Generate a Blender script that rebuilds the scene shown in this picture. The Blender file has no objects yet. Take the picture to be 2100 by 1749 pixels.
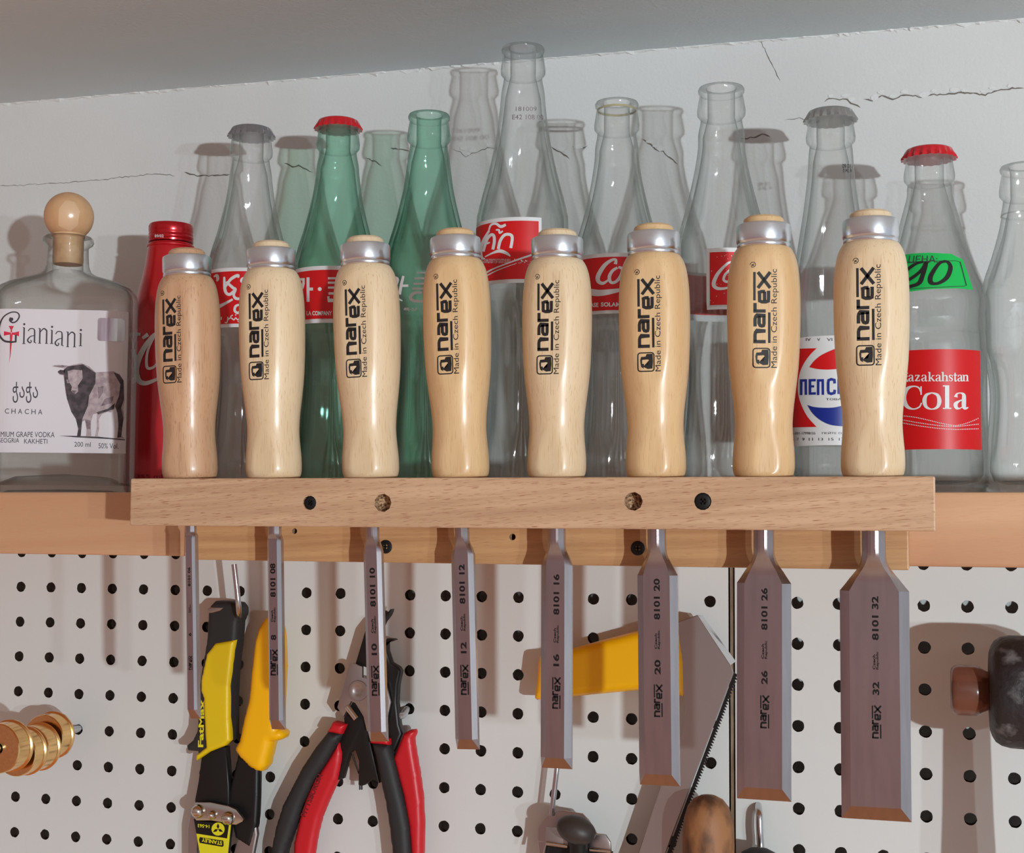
import bpy, bmesh, math, random
from mathutils import Vector, Matrix
random.seed(7)
PI = math.pi
SC = bpy.context.scene
COL = SC.collection

# ------------------------------------------------------------------ camera
F_PX = 2961.66
RM = [[0.9595019729705778, -0.004894653035989122, 0.28165937981403316],
      [-0.012760620476168189, 0.9980675012831858, 0.06081471406987929],
      [-0.28141274034881875, -0.06194598658505052, 0.9575852778292767]]
CAM = Vector((0.64721, -0.92295, 0.02820))
def _w(r): return Vector((r[0], r[2], -r[1]))          # board frame (x, down, in) -> world
_right, _down, _fwd = _w(RM[0]), _w(RM[1]), _w(RM[2])
cam_data = bpy.data.cameras.new('camera')
cam_data.sensor_fit = 'HORIZONTAL'; cam_data.sensor_width = 36.0
cam_data.lens = F_PX / 2100 * 36.0
cam_data.clip_start = 0.02; cam_data.clip_end = 50
cam = bpy.data.objects.new('camera', cam_data); COL.objects.link(cam)
_m = Matrix.Identity(4)
for i, v in enumerate((_right, -_down, -_fwd)):
    for j in range(3): _m[j][i] = v[j]
_m.translation = CAM
cam.matrix_world = _m
SC.camera = cam

# ------------------------------------------------------------------ world, lamps, exposure
SC.view_settings.view_transform = 'Standard'; SC.view_settings.look = 'None'
SC.view_settings.gamma = 1.0; SC.view_settings.exposure = -0.12
SC.view_settings.use_curve_mapping = False
SC.cycles.use_denoising = True
SC.cycles.max_bounces = 14; SC.cycles.transparent_max_bounces = 40
SC.cycles.transmission_bounces = 12; SC.cycles.glossy_bounces = 5; SC.cycles.diffuse_bounces = 4
SC.cycles.caustics_reflective = False; SC.cycles.caustics_refractive = False
SC.cycles.sample_clamp_indirect = 4.0

def build_world():
    w = bpy.data.worlds.new('workshop_room'); SC.world = w; w.use_nodes = True
    nt = w.node_tree; N = nt.nodes; L = nt.links
    bg = N['Background']
    tc = N.new('ShaderNodeTexCoord'); sep = N.new('ShaderNodeSeparateXYZ')
    L.new(tc.outputs['Generated'], sep.inputs[0])
    # height gradient of the room: wooden floor and benches below, dim walls level with the eye
    mr = N.new('ShaderNodeMapRange'); mr.inputs[1].default_value = -1; mr.inputs[2].default_value = 1
    L.new(sep.outputs['Z'], mr.inputs[0])
    r = N.new('ShaderNodeValToRGB'); L.new(mr.outputs[0], r.inputs[0])
    e = r.color_ramp.elements
    e[0].position = 0.0; e[0].color = (0.46, 0.19, 0.09, 1)
    e[1].position = 1.0; e[1].color = (0.60, 0.58, 0.57, 1)
    for p, c in ((0.11, (0.46, 0.18, 0.08)), (0.23, (0.56, 0.40, 0.30)), (0.36, (0.36, 0.20, 0.17)), (0.48, (0.31, 0.165, 0.16)), (0.57, (0.36, 0.33, 0.34))):
        k = e.new(p); k.color = (*c, 1)
    # the bright end of the room is to the right
    mx = N.new('ShaderNodeMapRange'); mx.inputs[1].default_value = 0.45; mx.inputs[2].default_value = 0.85
    L.new(sep.outputs['X'], mx.inputs[0])
    mix = N.new('ShaderNodeMixRGB'); L.new(mx.outputs[0], mix.inputs[0]); L.new(r.outputs[0], mix.inputs[1])
    mix.inputs[2].default_value = (0.52, 0.56, 0.62, 1)
    L.new(mix.outputs[0], bg.inputs['Color']); bg.inputs['Strength'].default_value = 1.0
build_world()

def lamp(name, loc, power, radius, color):
    d = bpy.data.lights.new(name, 'POINT'); d.energy = power; d.shadow_soft_size = radius; d.color = color
    o = bpy.data.objects.new(name, d); COL.objects.link(o); o.location = loc
    return o
lamp('ceiling_lamp_bulb', (2.17, -2.42, -0.10), 200, 0.022, (0.86, 0.955, 1.0))
lamp('ceiling_lamp_bulb', (2.46, -2.28, -0.10), 45, 0.022, (0.86, 0.955, 1.0))

# ------------------------------------------------------------------ helpers
def P(u, v, d=0.0):
    """world point seen at photo pixel (u, v) on the plane d millimetres in front of the pegboard"""
    a, b = (u - 1050) / F_PX, (v - 874.5) / F_PX
    ray = _right * a + _down * b + _fwd
    s = (-d / 1000 - CAM.y) / ray.y
    return CAM + ray * s
def scale_at(u, v, d):                                  # pixels per metre
    return F_PX / ((P(u, v, d) - CAM).dot(_fwd))
def srgb(r, g, b):
    f = lambda c: c / 12.92 if c <= 0.04045 else ((c + 0.055) / 1.055) ** 2.4
    return (f(r / 255), f(g / 255), f(b / 255), 1)

def catmull(pts, n=6, closed=False):
    out = []; m = len(pts)
    rng = range(m if closed else m - 1)
    for i in rng:
        g = lambda k: pts[k % m] if closed else pts[max(0, min(m - 1, k))]
        p0, p1, p2, p3 = g(i - 1), g(i), g(i + 1), g(i + 2)
        for k in range(n):
            t = k / n
            out.append(tuple(0.5 * (2 * p1[j] + (p2[j] - p0[j]) * t + (2 * p0[j] - 5 * p1[j] + 4 * p2[j] - p3[j]) * t * t
                        + (3 * p1[j] - p0[j] - 3 * p2[j] + p3[j]) * t ** 3) for j in range(len(p1))))
    if not closed: out.append(tuple(pts[-1]))
    return out

class MB:
    def __init__(s): s.v = []; s.f = []; s.m = []
    def add(s, verts, faces, mat=0):
        o = len(s.v); s.v += [tuple(x) for x in verts]
        for f in faces: s.f.append([i + o for i in f]); s.m.append(mat)
        return s
    def box(s, x0, x1, y0, y1, z0, z1, mat=0):
        return s.add([(x0,y0,z0),(x1,y0,z0),(x1,y1,z0),(x0,y1,z0),(x0,y0,z1),(x1,y0,z1),(x1,y1,z1),(x0,y1,z1)],
                     [(0,3,2,1),(4,5,6,7),(0,1,5,4),(1,2,6,5),(2,3,7,6),(3,0,4,7)], mat)
    def loft(s, rings, mat=0, caps=True):
        n = len(rings[0]); vs = [p for r in rings for p in r]; fs = []
        for i in range(len(rings) - 1):
            for k in range(n):
                a, b = i * n + k, i * n + (k + 1) % n
                fs.append((a, b, b + n, a + n))
        if caps:
            fs.append(tuple(range(n - 1, -1, -1))); q = (len(rings) - 1) * n; fs.append(tuple(range(q, q + n)))
        return s.add(vs, fs, mat)
    def lathe(s, prof, n=40, mat=0, org=(0,0,0), axis='z', mod=None, caps=True):
        rings = []
        for (r, z) in prof:
            ring = []
            for k in range(n):
                a = 2 * PI * k / n
                rr = r * (mod(a, z) if mod else 1)
                x, y = rr * math.cos(a), rr * math.sin(a)
                if axis == 'z': q = (x, y, z)
                elif axis == 'y': q = (x, z, -y)
                else: q = (z, x, y)
                ring.append((q[0] + org[0], q[1] + org[1], q[2] + org[2]))
            rings.append(ring)
        return s.loft(rings, mat, caps)
    def tube(s, path, rad, n=10, mat=0, flat=1.0):
        path = [Vector(p) for p in path]; rings = []
        rads = rad if isinstance(rad, (list, tuple)) else [rad] * len(path)
        up = None
        for i, p in enumerate(path):
            t = (path[min(i + 1, len(path) - 1)] - path[max(i - 1, 0)]).normalized()
            if up is None:
                up = Vector((0, 1, 0)) if abs(t.y) < 0.9 else Vector((1, 0, 0))
            a = t.cross(up).normalized(); b = a.cross(t).normalized(); up = b
            rings.append([tuple(p + a * rads[i] * math.cos(2*PI*k/n) + b * rads[i] * flat * math.sin(2*PI*k/n)) for k in range(n)])
        return s.loft(rings, mat)
    def pillow(s, pts, y0, th, rad, seg=4, mat=0, back=True):
        """outline pts (x, z) with front face at y0, thickness th going back, edges rounded by rad"""
        if rad >= .0022 and back: return s.soft(pts, y0, th, rad, mat)
        area = sum(pts[i][0] * pts[(i+1) % len(pts)][1] - pts[(i+1) % len(pts)][0] * pts[i][1] for i in range(len(pts)))
        if area < 0: pts = pts[::-1]
        n = len(pts); nor = []
        for i in range(n):
            a, b, c = Vector(pts[i-1]), Vector(pts[i]), Vector(pts[(i+1) % n])
            e1, e2 = (b - a), (c - b)
            if e1.length < 1e-9: e1 = e2
            if e2.length < 1e-9: e2 = e1
            e1 = e1.normalized(); e2 = e2.normalized()
            q = Vector((-e1.y - e2.y, e1.x + e2.x))
            q = q.normalized() if q.length > 1e-6 else Vector((-e1.y, e1.x))
            cs = max(0.55, q.dot(Vector((-e1.y, e1.x))))
            lim = 1e9                                   # keep the rounded rim from folding over itself in narrow places
            sn = abs(e1.x * e2.y - e1.y * e2.x); tn2 = sn / (1 + max(-.9, e1.dot(e2)))
            if tn2 > 1e-3: lim = 0.42 * min((b - a).length, (c - b).length) / tn2
            for k in range(n):
                if k in ((i - 1) % n, i): continue
                s0, s1 = Vector(pts[k]), Vector(pts[(k + 1) % n]); ed = s1 - s0
                den = q.x * ed.y - q.y * ed.x
                if abs(den) < 1e-12: continue
                w_ = s0 - b; tt = (w_.x * ed.y - w_.y * ed.x) / den; uu = (w_.x * q.y - w_.y * q.x) / den
                if tt > 1e-6 and -.001 <= uu <= 1.001: lim = min(lim, 0.42 * tt)
            nor.append(q * min(1 / cs, lim / max(rad, 1e-6)))
        prof = []
        for k in range(seg + 1):
            t = PI / 2 * k / seg; prof.append((rad * (1 - math.sin(t)), rad * (1 - math.cos(t))))
        prof = prof if seg else [(0, 0)]
        rings = [[(pts[i][0] + nor[i].x * o, y0 + h, pts[i][1] + nor[i].y * o) for i in range(n)] for o, h in prof]
        if back:
            rings += [[(pts[i][0] + nor[i].x * o, y0 + th - h, pts[i][1] + nor[i].y * o) for i in range(n)] for o, h in reversed(prof)]
        else:
            rings.append([(pts[i][0], y0 + th, pts[i][1]) for i in range(n)])
        return s.loft(rings, mat)
    def soft(s, pts, y0, th, rad, mat=0):
        """moulded grip: the outline is cut into small facets and rounded over by distance from its edge"""
        rad = min(rad, th / 2 - .0002); bm = bmesh.new()
        bm.faces.new([bm.verts.new((p[0], p[1], 0)) for p in pts]); bmesh.ops.triangulate(bm, faces=bm.faces[:])
        st = max(.0011, rad / 3.5)
        for ax in (0, 1):
            lo, hi = min(p[ax] for p in pts), max(p[ax] for p in pts); k = lo + st * .5
            while k < hi:
                bmesh.ops.bisect_plane(bm, geom=bm.verts[:] + bm.edges[:] + bm.faces[:], plane_co=(k, k, 0), plane_no=(1, 0, 0) if ax == 0 else (0, 1, 0), dist=1e-8); k += st
        bmesh.ops.remove_doubles(bm, verts=bm.verts[:], dist=1e-5)
        segs = [(Vector(pts[i]), Vector(pts[(i + 1) % len(pts)])) for i in range(len(pts))]
        def dist(x, y):
            p = Vector((x, y)); best = 1e9
            for a, b in segs:
                ab = b - a; q = ab.length_squared
                t = max(0, min(1, (p - a).dot(ab) / q)) if q > 1e-14 else 0
                d = (p - a - ab * t).length
                if d < best: best = d
            return best
        bm.verts.index_update(); n = len(bm.verts); fr = []; bk = []
        for v in bm.verts:
            d = min(rad, dist(v.co.x, v.co.y)); h = rad - math.sqrt(max(0, rad * rad - (rad - d) ** 2))
            fr.append((v.co.x, y0 + h, v.co.y)); bk.append((v.co.x, y0 + th - h, v.co.y))
        fs = [[v.index for v in f.verts] for f in bm.faces]
        fs += [[v.index + n for v in reversed(f.verts)] for f in bm.faces]
        fs += [[e.verts[0].index, e.verts[1].index, e.verts[1].index + n, e.verts[0].index + n] for e in bm.edges if len(e.link_faces) == 1]
        bm.free(); return s.add(fr + bk, fs, mat)
    def build(s, name, mats, parent=None, smooth=35, local=False):
        me = bpy.data.meshes.new(name)
        off = Vector((0, 0, 0))
        if parent is not None and not local: off = world_loc(parent)
        me.from_pydata([tuple(Vector(p) - off) for p in s.v], [], s.f)
        if not isinstance(mats, (list, tuple)): mats = [mats]
        for m in mats: me.materials.append(m)
        me.polygons.foreach_set('material_index', s.m)
        if smooth:
            me.polygons.foreach_set('use_smooth', [True] * len(me.polygons))
        bm = bmesh.new(); bm.from_mesh(me); bmesh.ops.recalc_face_normals(bm, faces=[f for f in bm.faces if f.material_index < 100]); bm.to_mesh(me); bm.free()
        if smooth: me.set_sharp_from_angle(angle=math.radians(smooth))
        me.update()
        o = bpy.data.objects.new(name, me); COL.objects.link(o)
        if parent is not None: o.parent = parent
        return o

def world_loc(o):
    v = Vector(o.location)
    while o.parent: o = o.parent; v = v + Vector(o.location)
    return v
def tag(o, label, cat, group=None):
    o['label'] = label; o['category'] = cat
    if group: o['group'] = group
    return o
def thing(name, label, cat, loc=(0, 0, 0), group=None, rot=(0, 0, 0)):
    o = bpy.data.objects.new(name, None); COL.objects.link(o); o.location = loc; o.rotation_euler = rot
    o.empty_display_size = 0.02
    return tag(o, label, cat, group)
def struct(o): o['kind'] = 'structure'; return o

# ------------------------------------------------------------------ materials
def mat(name, color=(0.8, 0.8, 0.8, 1), rough=0.5, metal=0.0, coat=0.0, spec=0.5, bump=None, var=None, trans=0.0, ior=None):
    m = bpy.data.materials.new(name); m.use_nodes = True
    nt = m.node_tree; N = nt.nodes; L = nt.links; b = N['Principled BSDF']
    b.inputs['Base Color'].default_value = color; b.inputs['Roughness'].default_value = rough
    b.inputs['Metallic'].default_value = metal; b.inputs['Coat Weight'].default_value = coat
    b.inputs['Coat Roughness'].default_value = 0.18
    b.inputs['Specular IOR Level'].default_value = spec
    b.inputs['Transmission Weight'].default_value = trans
    if ior: b.inputs['IOR'].default_value = ior
    tc = N.new('ShaderNodeTexCoord')
    if var:                                            # (scale, stretch, second colour, low, high)
        sc_, st, c2, lo, hi = var
        mp = N.new('ShaderNodeMapping'); mp.inputs['Scale'].default_value = st; L.new(tc.outputs['Object'], mp.inputs[0])
        no = N.new('ShaderNodeTexNoise'); no.inputs['Scale'].default_value = sc_; no.inputs['Detail'].default_value = 5
        L.new(mp.outputs[0], no.inputs['Vector'])
        rp = N.new('ShaderNodeValToRGB'); L.new(no.outputs['Fac'], rp.inputs[0])
        rp.color_ramp.elements[0].position = lo; rp.color_ramp.elements[0].color = color
        rp.color_ramp.elements[1].position = hi; rp.color_ramp.elements[1].color = c2
        L.new(rp.outputs[0], b.inputs['Base Color'])
    if bump:                                           # (scale, strength, distance)
        no = N.new('ShaderNodeTexNoise'); no.inputs['Scale'].default_value = bump[0]; no.inputs['Detail'].default_value = 4
        L.new(tc.outputs['Object'], no.inputs['Vector'])
        bp = N.new('ShaderNodeBump'); bp.inputs['Strength'].default_value = bump[1]; bp.inputs['Distance'].default_value = bump[2]
        L.new(no.outputs['Fac'], bp.inputs['Height']); L.new(bp.outputs[0], b.inputs['Normal'])
    return m

def wood(name, light, dark, fleck, axis='x', rough=0.5, coat=0.0, fleck_amt=0.5, grain=90, flow=0.0, seed=0.0):
    """planed wood: broad figure, fine grain lines along one axis and short dark pore flecks"""
    m = bpy.data.materials.new(name); m.use_nodes = True
    nt = m.node_tree; N = nt.nodes; L = nt.links; b = N['Principled BSDF']
    b.inputs['Roughness'].default_value = rough; b.inputs['Coat Weight'].default_value = coat; b.inputs['Coat Roughness'].default_value = 0.2
    b.inputs['Specular IOR Level'].default_value = 0.4
    tc = N.new('ShaderNodeTexCoord')
    rot = N.new('ShaderNodeMapping'); rot.inputs['Rotation'].default_value = (0, flow, 0); rot.inputs['Location'].default_value = (seed, seed * .7, seed * 1.3)
    L.new(tc.outputs['Object'], rot.inputs[0])
    def noise(scale, st, detail=3, dist=0.0):
        mp = N.new('ShaderNodeMapping'); mp.inputs['Scale'].default_value = st; L.new(rot.outputs[0], mp.inputs[0])
        n = N.new('ShaderNodeTexNoise'); n.inputs['Scale'].default_value = scale; n.inputs['Detail'].default_value = detail
        n.inputs['Distortion'].default_value = dist
        L.new(mp.outputs[0], n.inputs['Vector']); return n.outputs['Fac']
    st = (0.03, 1, 1) if axis == 'x' else (1, 1, 0.05)
    st2 = (0.055, 1, 1) if axis == 'x' else (1, 1, 0.06)
    broad = noise(grain, st, 4, 0.6)
    r1 = N.new('ShaderNodeValToRGB'); L.new(broad, r1.inputs[0])
    r1.color_ramp.elements[0].position = 0.33; r1.color_ramp.elements[0].color = dark
    r1.color_ramp.elements[1].position = 0.68; r1.color_ramp.elements[1].color = light
    fl = noise(2400 if axis == 'x' else 1700, st2, 1)
    r2 = N.new('ShaderNodeValToRGB'); L.new(fl, r2.inputs[0])
    r2.color_ramp.elements[0].position = 0.30; r2.color_ramp.elements[0].color = (fleck_amt,) * 3 + (1,)
    r2.color_ramp.elements[1].position = 0.40; r2.color_ramp.elements[1].color = (0, 0, 0, 1)
    mx = N.new('ShaderNodeMixRGB'); L.new(r2.outputs[0], mx.inputs[0]); L.new(r1.outputs[0], mx.inputs[1]); mx.inputs[2].default_value = fleck
    L.new(mx.outputs[0], b.inputs['Base Color'])
    bp = N.new('ShaderNodeBump'); bp.inputs['Strength'].default_value = 0.12; bp.inputs['Distance'].default_value = 0.0004
    L.new(fl, bp.inputs['Height']); L.new(bp.outputs[0], b.inputs['Normal'])
    return m

def glass(name, clear, edge, bumpy=0.0):
    """bottle glass: straight through where it faces you, bending and deeper tinted towards the rims"""
    m = bpy.data.materials.new(name); m.use_nodes = True
    nt = m.node_tree; N = nt.nodes; L = nt.links
    N.remove(N['Principled BSDF']); out = N['Material Output']
    lw = N.new('ShaderNodeLayerWeight'); lw.inputs['Blend'].default_value = 0.5
    def power(p):
        q = N.new('ShaderNodeMath'); q.operation = 'POWER'; L.new(lw.outputs['Facing'], q.inputs[0]); q.inputs[1].default_value = p; return q.outputs[0]
    cm = N.new('ShaderNodeMixRGB'); L.new(power(2.5), cm.inputs[0]); cm.inputs[1].default_value = clear; cm.inputs[2].default_value = edge
    tr = N.new('ShaderNodeBsdfTransparent'); L.new(cm.outputs[0], tr.inputs[0])
    rf = N.new('ShaderNodeBsdfRefraction'); rf.inputs['IOR'].default_value = 1.45; rf.inputs['Roughness'].default_value = 0.0
    L.new(cm.outputs[0], rf.inputs[0])
    gl = N.new('ShaderNodeBsdfGlossy'); gl.inputs['Roughness'].default_value = 0.03
    k1 = N.new('ShaderNodeMath'); k1.operation = 'MULTIPLY_ADD'; L.new(power(2.0), k1.inputs[0]); k1.inputs[1].default_value = 0.6; k1.inputs[2].default_value = 0.03
    m1 = N.new('ShaderNodeMixShader'); L.new(k1.outputs[0], m1.inputs[0]); L.new(tr.outputs[0], m1.inputs[1]); L.new(rf.outputs[0], m1.inputs[2])
    k2 = N.new('ShaderNodeMath'); k2.operation = 'MULTIPLY_ADD'; L.new(power(4.5), k2.inputs[0]); k2.inputs[1].default_value = 0.75; k2.inputs[2].default_value = 0.05
    m2 = N.new('ShaderNodeMixShader'); L.new(k2.outputs[0], m2.inputs[0]); L.new(m1.outputs[0], m2.inputs[1]); L.new(gl.outputs[0], m2.inputs[2])
    L.new(m2.outputs[0], out.inputs['Surface'])
    if bumpy:
        tc = N.new('ShaderNodeTexCoord'); no = N.new('ShaderNodeTexNoise'); no.inputs['Scale'].default_value = 70
        L.new(tc.outputs['Object'], no.inputs['Vector'])
        bp = N.new('ShaderNodeBump'); bp.inputs['Strength'].default_value = bumpy; bp.inputs['Distance'].default_value = 0.002
        L.new(no.outputs['Fac'], bp.inputs['Height'])
        L.new(bp.outputs[0], gl.inputs['Normal']); L.new(bp.outputs[0], rf.inputs['Normal'])
    return m

M = {}
M['wall'] = mat('wall_paint', srgb(222, 224, 222), 0.75, var=(6, (1, 1, 1), srgb(214, 214, 212), .35, .7), bump=(420, .18, .0012))
M['ceiling'] = mat('ceiling_paint', srgb(216, 226, 230), 0.8, var=(5, (1, 1, 1), srgb(208, 219, 222), .35, .7), bump=(420, .18, .0012))
M['crack'] = mat('plaster_crack', srgb(120, 112, 104), 0.9)
M['flake'] = mat('flaking_paint', srgb(226, 228, 226), 0.7, bump=(900, .3, .001))
M['peg'] = mat('white_hardboard', srgb(216, 218, 215), 0.42, bump=(160, .08, .001))
M['pegraw'] = mat('raw_hardboard', srgb(104, 80, 62), 0.9, var=(160, (1, 1, .3), srgb(140, 118, 96), .35, .65))
M['pegbore'] = mat('hole_wall_painted_shade', srgb(58, 45, 37), 0.95, spec=0.1)  # darker than the raw board: shade inside the holes put into the colour
M['beech'] = wood('beech_rack', srgb(208, 171, 137), srgb(186, 147, 114), srgb(150, 92, 60), 'x', 0.5, 0.05, 0.8, 240, flow=0.07)
M['beech2'] = wood('beech_backing', srgb(206, 160, 112), srgb(184, 136, 92), srgb(150, 92, 58), 'x', 0.5, 0.05, 0.3, 260, flow=0.03, seed=3)
M['pine'] = wood('pine_shelf', srgb(214, 168, 130), srgb(194, 144, 108), srgb(196, 130, 92), 'x', 0.5, 0.05, 0.2, 28, flow=0.05, seed=5)
M['rawhole'] = mat('drilled_wood', srgb(206, 168, 130), 0.9, var=(900, (1, 1, 1), srgb(96, 64, 42), .42, .6))
M['screw'] = mat('black_screw', srgb(22, 21, 21), 0.45, 0.3)
M['handle0'] = wood('handle_pale_beech', srgb(230, 205, 169), srgb(221, 192, 153), srgb(180, 132, 88), 'z', 0.40, 0.28, 0.35, 110)
M['handle1'] = wood('handle_golden_beech', srgb(226, 191, 144), srgb(214, 174, 126), srgb(186, 132, 84), 'z', 0.40, 0.28, 0.3, 100, seed=2)
M['handle2'] = wood('handle_pink_beech', srgb(212, 172, 136), srgb(196, 152, 116), srgb(158, 108, 76), 'z', 0.40, 0.28, 0.55, 95, seed=4)
M['ink'] = mat('black_print', srgb(28, 24, 24), 0.5)
M['ink2'] = mat('etched_mark', srgb(26, 22, 22), 0.6, spec=0.2)
M['zinc'] = mat('zinc_hoop', (0.76, 0.79, 0.84, 1), 0.25, 1.0, bump=(500, .06, .0006))
M['steel'] = mat('ground_steel', (0.44, 0.40, 0.41, 1), 0.25, 1.0, var=(300, (1, 1, .12), (0.50, 0.46, 0.47, 1), .3, .7), bump=(900, .03, .0004))
M['shank'] = mat('polished_shank', (0.55, 0.54, 0.54, 1), 0.22, 1.0)
M['chrome'] = mat('chrome_plate', (0.62, 0.58, 0.52, 1), 0.16, 1.0)
M['wire'] = mat('zinc_wire', (0.58, 0.58, 0.60, 1), 0.22, 1.0)
M['brass'] = mat('turned_brass', (0.86, 0.52, 0.20, 1), 0.2, 1.0, var=(700, (1, .05, 1), (0.92, 0.60, 0.26, 1), .35, .65))
M['grey_steel'] = mat('brushed_grey_plate', (0.46, 0.42, 0.41, 1), 0.38, 1.0, bump=(1200, .05, .0004))
M['black_metal'] = mat('blackened_metal', srgb(30, 28, 27), 0.4, 0.35)
M['black_grip'] = mat('black_rubber', srgb(38, 37, 38), 0.62, bump=(1500, .1, .0004))
M['red_grip'] = mat('red_rubber', srgb(200, 22, 34), 0.42)
M['red_print'] = mat('dark_red_print', srgb(110, 10, 18), 0.6)
M['yellow'] = mat('yellow_plastic', srgb(250, 186, 0), 0.36)
M['lemon'] = mat('lemon_rubber', srgb(228, 196, 16), 0.42)
M['lemon_print'] = mat('lemon_print', srgb(226, 216, 30), 0.5)
M['cap_grey'] = mat('grey_lacquered_cap', srgb(176, 173, 178), 0.26, 0.85)
M['cap_red'] = mat('red_lacquered_cap', srgb(206, 14, 30), 0.28, 0.0, coat=0.6)
M['cap_bare'] = mat('bare_tin_cap', srgb(196, 196, 194), 0.33, 0.9)
M['label_red'] = mat('red_label_print', srgb(214, 16, 22), 0.4, spec=0.4)
M['label_white'] = mat('white_label_print', srgb(226, 226, 226), 0.45)
M['label_blue'] = mat('blue_label_print', srgb(14, 42, 140), 0.4)
M['label_grey'] = mat('grey_label_print', srgb(60, 60, 66), 0.5)
M['paper'] = mat('pale_label_paper', srgb(222, 216, 220), 0.5)
M['paper_ink'] = mat('label_dark_ink', srgb(64, 56, 64), 0.6)
M['paper_red'] = mat('label_crimson_ink', srgb(214, 40, 66), 0.6)
M['bull_dark'] = mat('engraving_dark', srgb(84, 70, 76), 0.6, var=(260, (1, 1, 1), srgb(52, 42, 48), .4, .6))
M['bull_mid'] = mat('engraving_mid', srgb(150, 130, 136), 0.6, var=(300, (1, 1, 1), srgb(108, 90, 98), .4, .62))
M['bull_light'] = mat('engraving_light', srgb(192, 174, 176), 0.6, var=(300, (1, 1, 1), srgb(160, 140, 146), .4, .65))
M['holo'] = mat('silver_seal', (0.58, 0.56, 0.56, 1), 0.3, 1.0, var=(60, (1, 1, .2), (0.36, .28, .32, 1), .4, .6))
M['tag_green'] = mat('green_price_sticker', srgb(14, 190, 84), 0.45)
M['red_can'] = mat('red_aluminium', srgb(196, 12, 28), 0.28, 0.25, coat=0.5)
M['red_can_cap'] = mat('red_screw_cap', srgb(190, 10, 26), 0.25, 0.5, coat=0.4)
M['cork'] = mat('cork_wood', srgb(226, 184, 140), 0.6, var=(120, (1, 1, 1), srgb(206, 160, 116), .4, .65))
M['ball'] = mat('pale_wood_ball', srgb(224, 180, 136), 0.5, var=(50, (1, 1, .4), srgb(206, 158, 114), .4, .65))
M['tape'] = mat('clear_tape', srgb(226, 188, 150), 0.25, coat=0.5)
M['glass'] = glass('clear_glass', (0.994, 0.997, 0.995, 1), (0.64, 0.71, 0.67, 1), 0.08)
M['glass_b'] = glass('clear_flint_glass', (0.988, 0.993, 0.990, 1), (0.68, 0.74, 0.71, 1), 0.12)
M['glass_green'] = glass('green_glass', (0.82, 0.96, 0.90, 1), (0.10, 0.40, 0.28, 1), 0.08)
M['wornwood'] = mat('worn_handle_wood', srgb(156, 106, 66), 0.6, var=(70, (1, 1, .5), srgb(82, 52, 34), .42, .62), bump=(200, .3, .001))
M['rubber'] = mat('scuffed_black_rubber', srgb(42, 38, 40), 0.5, var=(70, (1, 1, 1), srgb(120, 118, 120), .54, .68), bump=(120, .5, .003))
M['amber'] = mat('amber_plastic', srgb(160, 104, 84), 0.22, trans=0.55, ior=1.49)
M['residue'] = mat('yellow_residue', srgb(214, 198, 146), 0.5, trans=0.5)
M['knob'] = mat('dark_knob', srgb(44, 38, 36), 0.5, var=(80, (1, 1, 1), srgb(58, 50, 46), .4, .6))

# ------------------------------------------------------------------ writing and marks: flat outlines laid onto a surface
_gcache = {}
def glyphs(text, bold=0.0):
    k = (text, bold)
    if k in _gcache: return _gcache[k]
    c = bpy.data.curves.new('lettering', 'FONT'); c.body = text; c.size = 1.0; c.offset = bold; c.resolution_u = 3
    o = bpy.data.objects.new('lettering', c)
    me = bpy.data.meshes.new_from_object(o)
    vs = [(v.co.x, v.co.y) for v in me.vertices]; fs = [tuple(p.vertices) for p in me.polygons]
    bpy.data.objects.remove(o); bpy.data.curves.remove(c); bpy.data.meshes.remove(me)
    x0 = min(v[0] for v in vs); x1 = max(v[0] for v in vs); y0 = min(v[1] for v in vs); y1 = max(v[1] for v in vs)
    vs = [((v[0] - x0) / (x1 - x0), (v[1] - y0) / (y1 - y0)) for v in vs]
    _gcache[k] = (vs, fs, (x1 - x0) / (y1 - y0)); return _gcache[k]

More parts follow.
